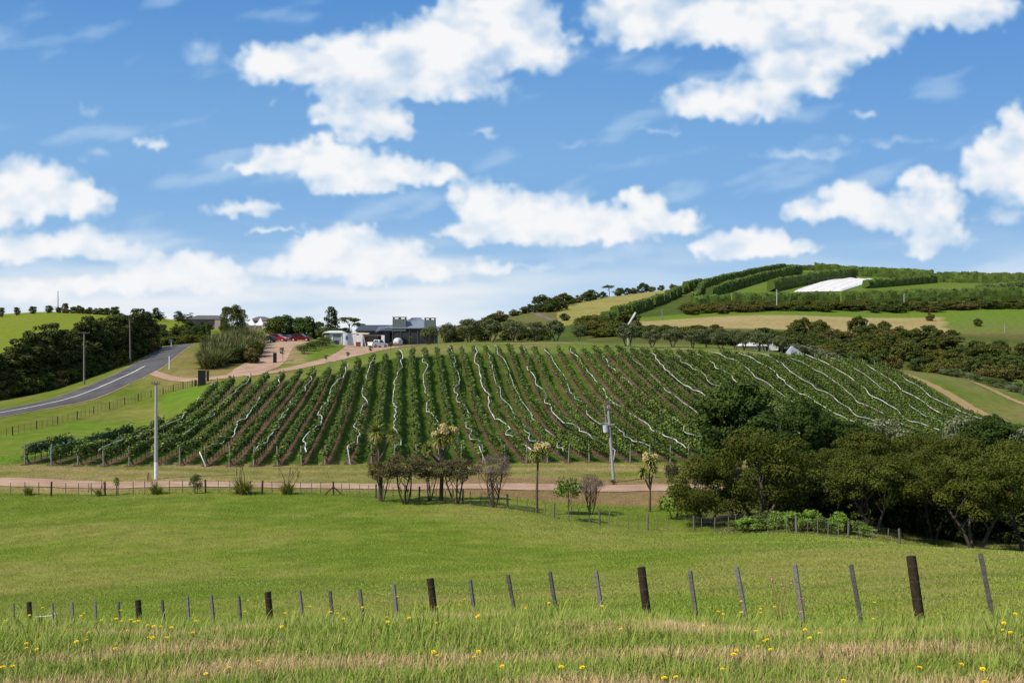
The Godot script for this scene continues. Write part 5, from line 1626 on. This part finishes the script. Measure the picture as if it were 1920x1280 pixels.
	# bank between the two tracks
	for s in [[568, 211], [578, 216], [590, 220], [600, 225], [609, 229], [615, 233]]:
		plant("bush", "bank_shrub", spot(s[0], s[1]), rr(1.6, 2.4), rr(3.0, 4.0), "green shrub on the bank between driveway and winery yard", "shrub", "shrubs on the bank", 0)
	for s in [[529, 199, 2.9, 1.3, "dark young tree beside the small black sign"], [582, 233, 2.8, 1.4, "dark young tree at the car park's edge"], [611, 196, 1.6, 1.0, "sapling on the verge below the winery track, lowest of the line"], [652, 199, 1.7, 1.0, "second sapling on the verge below the winery track"], [695, 208, 1.7, 1.1, "third sapling on the verge below the winery yard"], [732, 214, 2.0, 1.0, "thin sapling on the verge in front of the parked ute"], [770, 219, 2.6, 1.3, "tallest sapling on the verge before the big winery wall"]]:
		plant("sapling", "young_tree", spot(s[0], s[1]), s[2], s[3], s[4], "young tree", "young trees along the winery track")
	# olives along the top of the vines
	var ol := [[805, 228, 4.0, 3.9], [838, 229, 4.2, 3.6], [880, 226, 4.7, 4.8], [921, 226, 5.0, 4.7], [962, 226, 4.6, 5.0], [1005, 227, 4.0, 4.2], [1041, 228, 4.7, 4.3], [1086, 233, 3.7, 2.7], [1177, 233, 4.8, 4.7], [1222, 234, 4.0, 4.3], [1262, 240, 4.2, 4.4], [1300, 238, 3.9, 4.0], [1324, 246, 4.6, 4.4], [1352, 240, 4.0, 4.2], [1380, 246, 4.2, 3.6], [1395, 239, 4.4, 4.0], [1424, 238, 4.6, 4.2], [1436, 250, 4.0, 4.0], [1467, 246, 4.2, 3.8]]
	for k in ol.size():
		var s: Array = ol[k]
		plant("olive", "olive_tree", spot(s[0], s[1]), s[2] * 1.12, s[3] * 1.3, "%s olive tree from the winery along the top of the vineyard" % nth(k + 1), "olive tree", "olive row above the vines", k)
	# spiky trees and shrubs along the drive
	var cab := [[cabbage([[Vector3(-0.1, 5.2, 0), 1.2], [Vector3(1.05, 5.0, 0.1), 0.85]], 0.15, Vector3(0.15, -0.2, 0), 0.62), 708, 84.5, "twin-headed cabbage tree at the fence, nearest the brace post"], [cabbage([[Vector3(-0.1, 4.7, 0), 1.15, 1], [Vector3(-1.0, 3.9, 0.1), 0.85], [Vector3(0.6, 4.9, -0.1), 1.05, 1]], 0.17, Vector3(0, -0.2, 0), 0.6), 827, 85.0, "cabbage tree with cream flower plumes among the dark manukas"], [cabbage([[Vector3(-0.15, 4.3, 0), 0.95], [Vector3(0.35, 4.4, 0), 0.85, 1]], 0.10, Vector3(0.05, -0.2, 0), 0.85), 1006, 82.0, "slender single-stemmed cabbage tree standing alone on the slope"], [cabbage([[Vector3(-0.45, 3.0, 0), 0.8], [Vector3(0.15, 3.9, 0), 0.9, 1], [Vector3(0.35, 3.3, 0.1), 0.6]], 0.10, Vector3(0.05, -0.2, 0), 0.6), 1217, 86.0, "short bushy cabbage tree nearest the dark wood"]]
	for s in cab:
		copy(s[0], "cabbage_tree", spot(s[1], s[2]), 0.0, Vector3.ONE, s[3], "cabbage tree", "cabbage trees along the drive")
	for s in [[716, 84, 3.4, 3.0, "umbrella", "dark manuka leaning behind the twin-headed cabbage tree"], [760, 83, 4.0, 4.5, "umbrella", "broad dark manuka with stout stems beside the fence"], [806, 85, 3.3, 3.0, "umbrella", "slim-stemmed manuka between the two dark ones"], [857, 83, 3.7, 4.4, "umbrella", "spreading dark manuka right of the plumed cabbage tree"], [926, 82, 4.1, 3.7, "brown", "bare-looking brown manuka on the slope below the drive"], [1108, 84, 3.2, 2.6, "brown", "small brown manuka beside the bright leafy tree"], [1066, 80, 3.4, 2.6, "young", "bright green leafy young tree at the lower fence"]]:
		plant(s[4], "manuka_tree" if s[4] != "young" else "leafy_tree", spot(s[0], s[1]), s[2], s[3], s[5], "tree")
	for s in [[368, 87.5, 1.75, 1.3, 0, "upright olive shrub beside the drive, left of the large flax"], [1258, 99, 2.1, 1.9, 1, "dark rounded shrub at the drive's end by the wood"], [1266, 83, 2.9, 3.2, 2, "bright green leafy bush at the wood's near corner"], [1150, 97.6, 0.5, 0.7, 1, "tiny dark shrub at the foot of the transformer pole"]]:
		plant("bush", "drive_shrub", spot(s[0], s[1]), s[2], s[3], s[5], "shrub", "", s[4])
	var fc := [Color(0.15, 0.17, 0.03), Color(0.22, 0.22, 0.05), Color(0.1, 0.13, 0.025), Color(0.3, 0.25, 0.08)]
	for s in [[52, 87.6, 0.9, 0.5, 0, "small grass clump at the fence near the picture's edge"], [184, 87.4, 0.7, 0.5, 3, "thin seeding clump at the fence beside the second thick post"], [293, 87.3, 1.15, 0.9, 2, "rounded green flax at the foot of the tall white-banded pole"], [455, 87.2, 1.75, 1.0, 4, "largest flax clump along the drive fence"], [538, 87.4, 1.3, 0.8, 5, "flax with tall dark flower stalks left of the brace post"]]:
		copy(flax(int(120 + 60 * s[2]), s[2], s[3], fc, s[4]), "flax_clump", spot(s[0], s[1]), 0.0, Vector3.ONE, s[5], "flax", "flax clumps along the drive fence")
	copy(cabbage([[Vector3(0, 1.0, 0), 0.5]], 0.06, Vector3(0, -0.1, 0), 0.7), "small_cabbage_tree", spot(218, 87.8), 0.0, Vector3.ONE, "knee-high cabbage tree seedling at the drive fence", "cabbage tree")
	# the wood on the near slope
	var wood := [
		["broad", "dark_tree", 1378, 104, 9.7, 10.0, "largest dark tree, standing at the foot of the vineyard"], ["broad", "dark_tree", 1502, 110, 7.6, 5.6, "dark tree just right of the largest one"], ["broad", "dark_tree", 1550, 113, 6.2, 5.0, "lower dark tree behind the flax in the wood"],
		["silver", "silver_tree", 1652, 122, 5.2, 6.6, "silvery grey tree below the lower vine rows"], ["broad", "dark_tree", 1600, 116, 5.2, 6.0, "dark green tree left of the silvery one"], ["silver", "silver_tree", 1800, 118, 6.2, 5.2, "silvery flowering tree near the picture's far edge"], ["broad", "dark_tree", 1860, 116, 6.6, 7.5, "dark tree right of the flowering silvery tree"], ["silver", "silver_tree", 1925, 114, 5.6, 6, "silvery tree cut by the picture's edge"],
		["manuka", "manuka", 1325, 79.5, 5.4, 6.0, "olive manuka at the wood's left corner above the fence"], ["manuka", "manuka", 1425, 81, 7.2, 9.4, "brownish domed manuka in the middle of the near wood"], ["manuka", "manuka", 1620, 96, 6.4, 8.4, "high olive manuka behind the front trees of the wood"], ["manuka", "manuka", 1715, 98, 6.4, 8.2, "olive manuka below the silvery tree"], ["tall_manuka", "manuka", 1640, 80, 6.2, 7.4, "olive manuka with a slim trunk over the fence end"], ["tall_manuka", "manuka", 1750, 83, 7.0, 8.0, "leaning manuka left of the big front one"], ["tall_manuka", "manuka", 1830, 75, 7.0, 7.8, "largest front manuka with several stems at the field's edge"], ["tall_manuka", "manuka", 1925, 77, 7.8, 8.4, "front manuka with a pale forked trunk at the picture's edge"], ["tall_manuka", "manuka", 2030, 80, 7.6, 9, "manuka beyond the picture's edge at the field"], ["manuka", "manuka", 1560, 88, 5.4, 6.4, "low manuka in the hollow between the domed and slim ones"], ["manuka", "manuka", 1880, 92, 7.4, 9, "manuka filling the wood behind the front trunks"], ["manuka", "manuka", 1790, 95, 7.0, 9, "manuka deep in the wood behind the leaning one"], ["manuka", "manuka", 1980, 96, 7.4, 9, "manuka deep in the wood at the edge"],
	]
	for k in wood.size():
		var s: Array = wood[k]
		plant(s[0], s[1], spot(s[2], s[3]), s[4], s[5], s[6], "tree", "trees of the near wood", k)
	for s in [[1525, 93, 1.9], [1540, 94, 2.2], [1512, 95, 1.7], [1498, 96, 1.6]]:
		copy(flax(150, s[2], 0.8, [Color(0.2, 0.23, 0.07), Color(0.28, 0.29, 0.11), Color(0.12, 0.15, 0.04)]), "wood_flax", spot(s[0], s[1]), 0.0, Vector3.ONE, "pale spiky flax in the hollow between the trees of the wood", "flax", "flax inside the wood")
	for k in 16:
		plant("bush", "fence_shrub", spot(1385 + k * 15 + rr(-5, 5), 74.5 + rr(-0.6, 2.5)), rr(0.8, 1.7), rr(1.4, 2.6), "%s low shrub from the left behind the lower fence at the wood" % nth(k + 1), "shrub", "undergrowth at the wood's edge", 2 if k % 2 else 0)
	for k in 36:
		plant("scrub", "under_shrub", spot(1440 + (k % 18) * 34 + rr(-8, 8), 85.5 + (k / 18) * 7 + rr(-1.5, 3)), rr(2.6, 3.8), rr(4.5, 6), "%s undergrowth shrub from the left in the %s rank under the near wood" % [nth(k % 18 + 1), "front" if k < 18 else "back"], "shrub", "shaded undergrowth of the wood", 4)
	# scrub in the gully behind the vines
	for k in 210:
		var f := k / 210.0
		var p := 1130.0 + 880.0 * f + rr(-14, 14)
		var lo := 268.0 + 60.0 * smoothstep(1330, 1130, p) - 30.0 * smoothstep(1680, 1900, p)
		var d := rr(lo, 350.0 if p > 1480 else 330.0)
		if p > 1800 and d > 318:
			d = rr(235, 310)
		if p < 1290 and d < 300:
			d = rr(300, 326)
		var t := (d - lo) / 90.0
		var gv: int = 2 if rng.randf() < 0.16 else rng.randi() % 2 if t > 0.5 else [3, 1, 0, 4][rng.randi() % 4]
		plant("scrub", "gully_tree", spot(p, d), rr(3.2, 5.2) if p > 1480 else rr(2.2, 3.4), rr(5.5, 9.0), gully_label(p, d, gv), "tree", "gully thicket", gv)
	for s in [[1608, 362, 5.6, 8.0, "scrub", "lone dark tree standing up against the tan field"], [1510, 352, 5.2, 6.5, "scrub", "rounded dark tree at the tan field's lower edge"], [1535, 352, 4.6, 6.5, "scrub", "second rounded tree at the tan field's lower edge"], [1660, 350, 5.4, 7.5, "scrub", "dark tree right of the lone one on the tan field"], [1835, 380, 3.0, 3.6, "scrub", "small shrub on the right-hand pasture"], [1175, 352, 7.5, 11, "scrub", "large brown-green bush behind the windmill blade"], [1745, 405, 3.4, 4.2, "scrub", "pale brown bush at the corner of the tan field"]]:
		plant(s[4], "field_tree", spot(s[0], s[1]), s[2], s[3], s[5], "tree", "", 2 if s[0] == 1745 else 0)
	for s in [[1495, 262, 3.2, 6.5], [1518, 264, 3.4, 6.5], [1540, 262, 2.8, 5.5], [1560, 258, 2.4, 4.5]]:
		plant("silver", "grey_bush", spot(s[0], s[1]), s[2], s[3], "grey-green bush right of the small gable roof", "shrub", "grey-green bushes by the gable roof")
	for k in 26:
		plant("bush" if k % 3 else "silver", "bank_grass_bush", spot(1770 + k * 8.5, 226 - k * 1.1 + rr(-2, 2)), rr(1.0, 2.2), rr(2.2, 3.4), "%s grey-green shrub from the left along the upper path" % nth(k + 1), "shrub", "shrubs along the upper path", 0)
	plant("bush", "pale_bush", spot(1597, 238), 3.0, 3.2, "pale yellowish bush at the end of the olive row", "shrub", "", 0)
	# far hill: scrub band, ridge bushes
	for k in 90:
		var p := 1285.0 + k * 7.6
		plant("scrub", "hill_bush", spot(p + rr(-5, 5), rr(446, 474)), rr(2.4, 4.4), rr(6, 11), "%s bush from the left in the band below the tall hedges" % nth(k + 1), "shrub", "bush band below the hedges", [3, 2, 1, 0][rng.randi() % 4])
	for k in 24:
		var p := 1205.0 + k * 6
		plant("scrub", "slope_bush", spot(p + 90, rr(436, 470)), rr(2.5, 4.5), rr(5, 8), "%s brownish bush from the left above the tan field's near end" % nth(k + 1), "shrub", "bushes above the tan field's end", [2, 3][k % 2])
	for k in 34:
		var p := 1085.0 + rr(0, 105)
		plant("scrub", "dell_bush", spot(p, rr(325, 385)), rr(3.0, 5.0), rr(6, 9), "%s olive bush in the dell left of the windmill blade" % ["small", "low", "broad", "tall"][k % 4], "shrub", "bushes in the dell", [3, 2, 0][k % 3])
	var ridge := [[908, 470, 5], [920, 475, 5], [938, 480, 5.5], [965, 500, 3.5], [980, 506, 3.5], [993, 512, 4], [1006, 520, 3.5], [1016, 505, 8], [1030, 500, 7], [1046, 510, 7], [1056, 545, 7], [1070, 560, 4], [1085, 570, 4.5], [1100, 580, 5], [1112, 590, 6], [1130, 600, 4], [1160, 618, 5], [1176, 625, 4], [1190, 632, 4], [1205, 640, 6], [1222, 646, 3.5], [1240, 652, 3.5], [1262, 658, 3.5], [890, 440, 4], [1060, 440, 3.2]]
	for k in ridge.size():
		var s: Array = ridge[k]
		plant("scrub", "ridge_bush", spot(s[0], s[1]), s[2], s[2] * 1.6, "%s dark bush along the far hill's left ridge" % nth(k + 1), "shrub", "bushes on the far hill's ridge")
	plant("lone_pine", "lone_tree", spot(1142, 607), 7.0, 8.0, "lone umbrella-shaped tree on the far hill's skyline", "tree")

func gully_label(p: float, d: float, v: int) -> String:
	var look: String = ["dark olive", "deep green", "brownish", "yellow-olive", "blackish green"][v]
	var place := "behind the olive row" if p < 1480 else "below the tan field" if p < 1700 else "above the upper path"
	var depth := "at the back of" if d > 315 else "in the middle of" if d > 285 else "at the near side of"
	return "%s bush %s the gully thicket %s" % [look, depth, place]

# ---------- vineyard ----------
func canopy_piece(lush: float) -> ArrayMesh:
	var mb := MB.new()
	var bl := []
	for k in 11:
		var top := rr(1.25, 1.75)
		var r := rr(0.22, 0.36)
		bl.append([Vector3(rr(-0.16, 0.16), top - r * rr(0.2, 1.6), rr(-1.05, 1.05)), Vector3(r * 0.95, r * 1.15, r * 1.25), rr(0.75, 1.25)])
	for k in 4:   # shoots that stand or hang out
		bl.append([Vector3(rr(-0.32, 0.32), rr(0.8, 1.9), rr(-1, 1)), Vector3(0.13, 0.2, 0.16), rr(1.0, 1.4)])
	foliage(mb, bl, int(330 * lush), 0.105, [Color(0.044, 0.086, 0.013), Color(0.064, 0.112, 0.017), Color(0.032, 0.065, 0.011), Color(0.095, 0.135, 0.022), Color(0.14, 0.17, 0.03)], 0.85, 0.5, 0.9)
	return mb.mesh(M.leaf)

func vine_stem() -> ArrayMesh:
	var mb := MB.new()
	limb(mb, Vector3(0, -0.05, 0), Vector3(rr(-0.06, 0.06), 0.95, rr(-0.1, 0.1)), 0.045, 0.03, Color(0.09, 0.065, 0.05), 5, 0.06)
	limb(mb, Vector3(0, 0.9, 0), Vector3(0, 0.98, 0.7), 0.028, 0.015, Color(0.09, 0.065, 0.05), 4, 0.05)
	limb(mb, Vector3(0, 0.9, 0), Vector3(0, 0.98, -0.7), 0.028, 0.015, Color(0.09, 0.065, 0.05), 4, 0.05)
	return mb.mesh(M.bark)

func make_vineyard() -> void:
	var pieces := []
	for k in 5:
		pieces.append(canopy_piece([1.0, 1.15, 0.85, 1.0, 0.7][k]))
	var stems := [vine_stem(), vine_stem()]
	var pm := MB.new()
	pm.tube([Vector3(0, -0.4, 0), Vector3(0, 1.9, 0)], [0.085, 0.075], 8, Color(0.40, 0.375, 0.34))
	var post := pm.mesh(M.wood)
	var lm := MB.new()
	lm.tube([Vector3(0, -0.3, 0), Vector3(0, 2.0, 0)], [0.05, 0.045], 6, Color(0.26, 0.235, 0.21))
	var line_post := lm.mesh(M.wood)
	var bm := MB.new()
	bm.tube([Vector3(0, 0.75, -0.05), Vector3(0, -0.05, -1.1)], [0.045, 0.045], 6, Color(0.14, 0.11, 0.09))
	var brace := bm.mesh(M.wood)
	for i in ROWS:
		var u := ROW_U0 + i * ROW_GAP
		var d0 := row_start(u)
		var d1 := row_end(u, i)
		if d1 - d0 < 6:
			continue
		var first := on_ground(row_x(u, d0), d0)
		var what := "netted vine row nearest the road fence" if i == 0 else "%s vine row counted from the road fence" % nth(i + 1)
		var row := thing("vine_row", what, "vine row", first, 0.0, "rows of grapevines up the slope")
		var turn := atan2(-ROW_LEAN, 1.0)
		var lists := [[], []]
		var va := rng.randi() % 5
		var vb := (va + 1 + rng.randi() % 4) % 5
		var trunks := []
		var d := d0 + 0.9
		var thin := FastNoiseLite.new()
		thin.seed = 100 + i; thin.frequency = 0.06
		while d < d1 - 0.5:
			var x := row_x(u, d)
			var a := on_ground(row_x(u, d - 1), d - 1)
			var b := on_ground(row_x(u, d + 1), d + 1)
			var at := on_ground(x, d)
			var fwd := (b - a).normalized()
			var bs := Basis(fwd.cross(Vector3.UP).normalized(), Vector3.UP, -fwd)
			if rng.randf() < 0.5:
				bs = bs * Basis(Vector3.UP, PI)
			var full := 0.92 + thin.get_noise_1d(d) * 0.28 + rr(-0.08, 0.08)
			var f := rr(0.8, 1.2)
			lists[rng.randi() % 2].append([Transform3D(bs.scaled_local(Vector3(rr(1.05, 1.5) * full, full, 1.05)), at - first), Color(f * rr(0.92, 1.1), f, f)])
			trunks.append([Transform3D(bs, at - first), Color.WHITE])
			d += 1.75
		for q in 2:
			if lists[q].size():
				scatter("canopy", pieces[[va, vb][q]], lists[q], row)
		scatter("vine_stem", stems[i % 2], trunks, row)
		part("end_post", post, row).rotation.z = rr(-0.05, 0.05)
		var bp := part("brace", brace, row, Vector3(0.0, 0, 0))
		bp.rotation.y = -turn
		part("end_post", post, row, on_ground(row_x(u, d1), d1) - first).rotation.z = rr(-0.05, 0.05)
		d = d0 + 7.0
		while d < d1 - 4:
			part("line_post", line_post, row, on_ground(row_x(u, d), d) - first)
			d += 7.5
		# bare strip under the vines
		structure("soil_strip", strip([Vector2(row_x(u, d0 - 0.4), d0 - 0.4), Vector2(row_x(u, (d0 + d1) / 2), (d0 + d1) / 2), Vector2(row_x(u, d1 + 0.3), d1 + 0.3)], [0.78, 0.72, 0.7], 0.035, Color(0.11, 0.07, 0.047), Color(0.195, 0.13, 0.085), M.soil, 0.8, 3, 0.75))
		# every second row carries its bird net rolled up along the top
		if i % 2 == 1 or i == 0 or i == 22:
			var nz := FastNoiseLite.new()
			nz.seed = 300 + i; nz.frequency = 0.042; nz.fractal_octaves = 3; nz.fractal_gain = 0.6
			var mb := MB.new()
			var pts := []
			var rad := []
			var pale: float = [0.66, 0.56, 0.48, 0.7, 0.44, 0.62, 0.52][(i / 2) % 7]
			var col := Color(pale, pale * 1.02, pale * 0.97)
			if i < 2:
				col = Color(0.16, 0.23, 0.27)
			var start := d0 + (-0.35 if i % 3 != 0 else 0.6)
			d = start
			var stop := d1 - rr(0.0, 3.0)
			while d < stop:
				var off := clampf(nz.get_noise_1d(d) * 1.5, -0.62, 0.62)
				var hgt := 1.62 - off * off * 0.9 + nz.get_noise_1d(d + 500) * 0.22
				if d == start and i % 6 == 1:
					pts.append(on_ground(row_x(u, d) + 0.25, d - 0.35, 0.05) - first)
					rad.append(0.05)
				pts.append(on_ground(row_x(u, d) + off, d, hgt) - first)
				rad.append(0.06 + 0.032 * nz.get_noise_1d(d * 6.0 + 90))
				d += 0.55
				if rng.randf() < 0.006 and pts.size() > 12 and d < stop - 12:   # a gap where the net sags behind the leaves
					d += 1.4
			mb.tube(pts, rad, 6, col)
			for k in pts.size() * 6:   # cleaner and dirtier lengths of net
				var f := clampf(0.8 + nz.get_noise_1d(k * 0.9 + 2000) * 0.9, 0.6, 1.15)
				mb.c[k] = Color(col.r * f, col.g * f, col.b * f * 0.98)
			var net := thing("rolled_net", "%s bird net rolled along the top of the %s vine row" % ["blue-grey" if i < 2 else "pale", nth(i + 1)], "bird net", first, 0.0, "rolled bird nets on the vines")
			part("net_roll", mb.mesh(M.cloth), net)
	# the nearest rows by the road are netted over
	for s in [[0, 101.0, 113.5, 0], [1, 112.0, 129.5, 1]]:
		var mb := MB.new()
		var u: float = ROW_U0 + s[0] * ROW_GAP
		var d: float = s[1]
		var org := on_ground(row_x(u, d), d)
		var prof := [Vector2(-0.42, 0.75), Vector2(-0.42, 1.3), Vector2(-0.15, 1.75), Vector2(0.15, 1.75), Vector2(0.42, 1.3), Vector2(0.42, 0.75)]
		while d < s[2]:
			for k in 5:
				var q := []
				for e in [[k, 0.0], [k + 1, 0.0], [k + 1, 1.0], [k, 1.0]]:
					var p: Vector2 = prof[e[0]]
					q.append(on_ground(row_x(u, d + e[1]) + p.x * (1 + 0.15 * patch2.get_noise_2d(d + e[1], k)), d + e[1], p.y + 0.12 * patch2.get_noise_2d((d + e[1]) * 2, 7)) - org)
				mb.quad(q[0], q[1], q[2], q[3], Color(0.025, 0.06, 0.045))
			d += 1.0
		var o := thing("bird_net", ["dark green net draped over the vine row nearest the road fence", "dark green net draped over the second vine row's far end"][s[3]], "bird net", org, 0.0, "nets draped over the vines by the road")
		part("net_sheet", mb.mesh(M.net), o)

func _ready() -> void:
	rng.seed = 20240
	var cam := Camera3D.new()
	cam.name = "camera"
	cam.position = Vector3(0, EYE, 0)
	cam.fov = rad_to_deg(2.0 * atan(640.0 / FOCAL))
	cam.near = 0.1; cam.far = 6000.0
	add_child(cam)
	cam.current = true
	var env := Environment.new()
	env.background_mode = Environment.BG_SKY
	env.sky = make_sky()
	env.background_energy_multiplier = 0.88
	env.tonemap_mode = Environment.TONE_MAPPER_LINEAR
	env.tonemap_exposure = 1.15
	env.sdfgi_enabled = true; env.ssao_enabled = true; env.ssil_enabled = true
	var we := WorldEnvironment.new()
	we.name = "environment"
	we.environment = env
	add_child(we)
	var sun := DirectionalLight3D.new()
	sun.name = "sun"
	sun.light_energy = 1.6
	sun.light_color = Color(1.0, 0.965, 0.90)
	sun.light_angular_distance = 0.5
	sun.shadow_enabled = true
	add_child(sun)
	sun.look_at_from_position(Vector3(-70, 100, 45), Vector3.ZERO)
	print("sky ", Time.get_ticks_msec())
	fit_ground()
	make_materials()
	make_ground()
	print("ground ", Time.get_ticks_msec())
	make_roads()
	print("roads ", Time.get_ticks_msec())
	make_protos()
	print("protos ", Time.get_ticks_msec())
	make_buildings()
	make_hedges()
	make_vineyard()
	print("vineyard ", Time.get_ticks_msec())
	make_fences()
	make_poles()
	make_trees()
	print("trees ", Time.get_ticks_msec())
	make_grass()
	make_flowers()
	make_thistle()
	for kind in P:
		for o in P[kind]:
			o.free()
	print("done ", Time.get_ticks_msec())
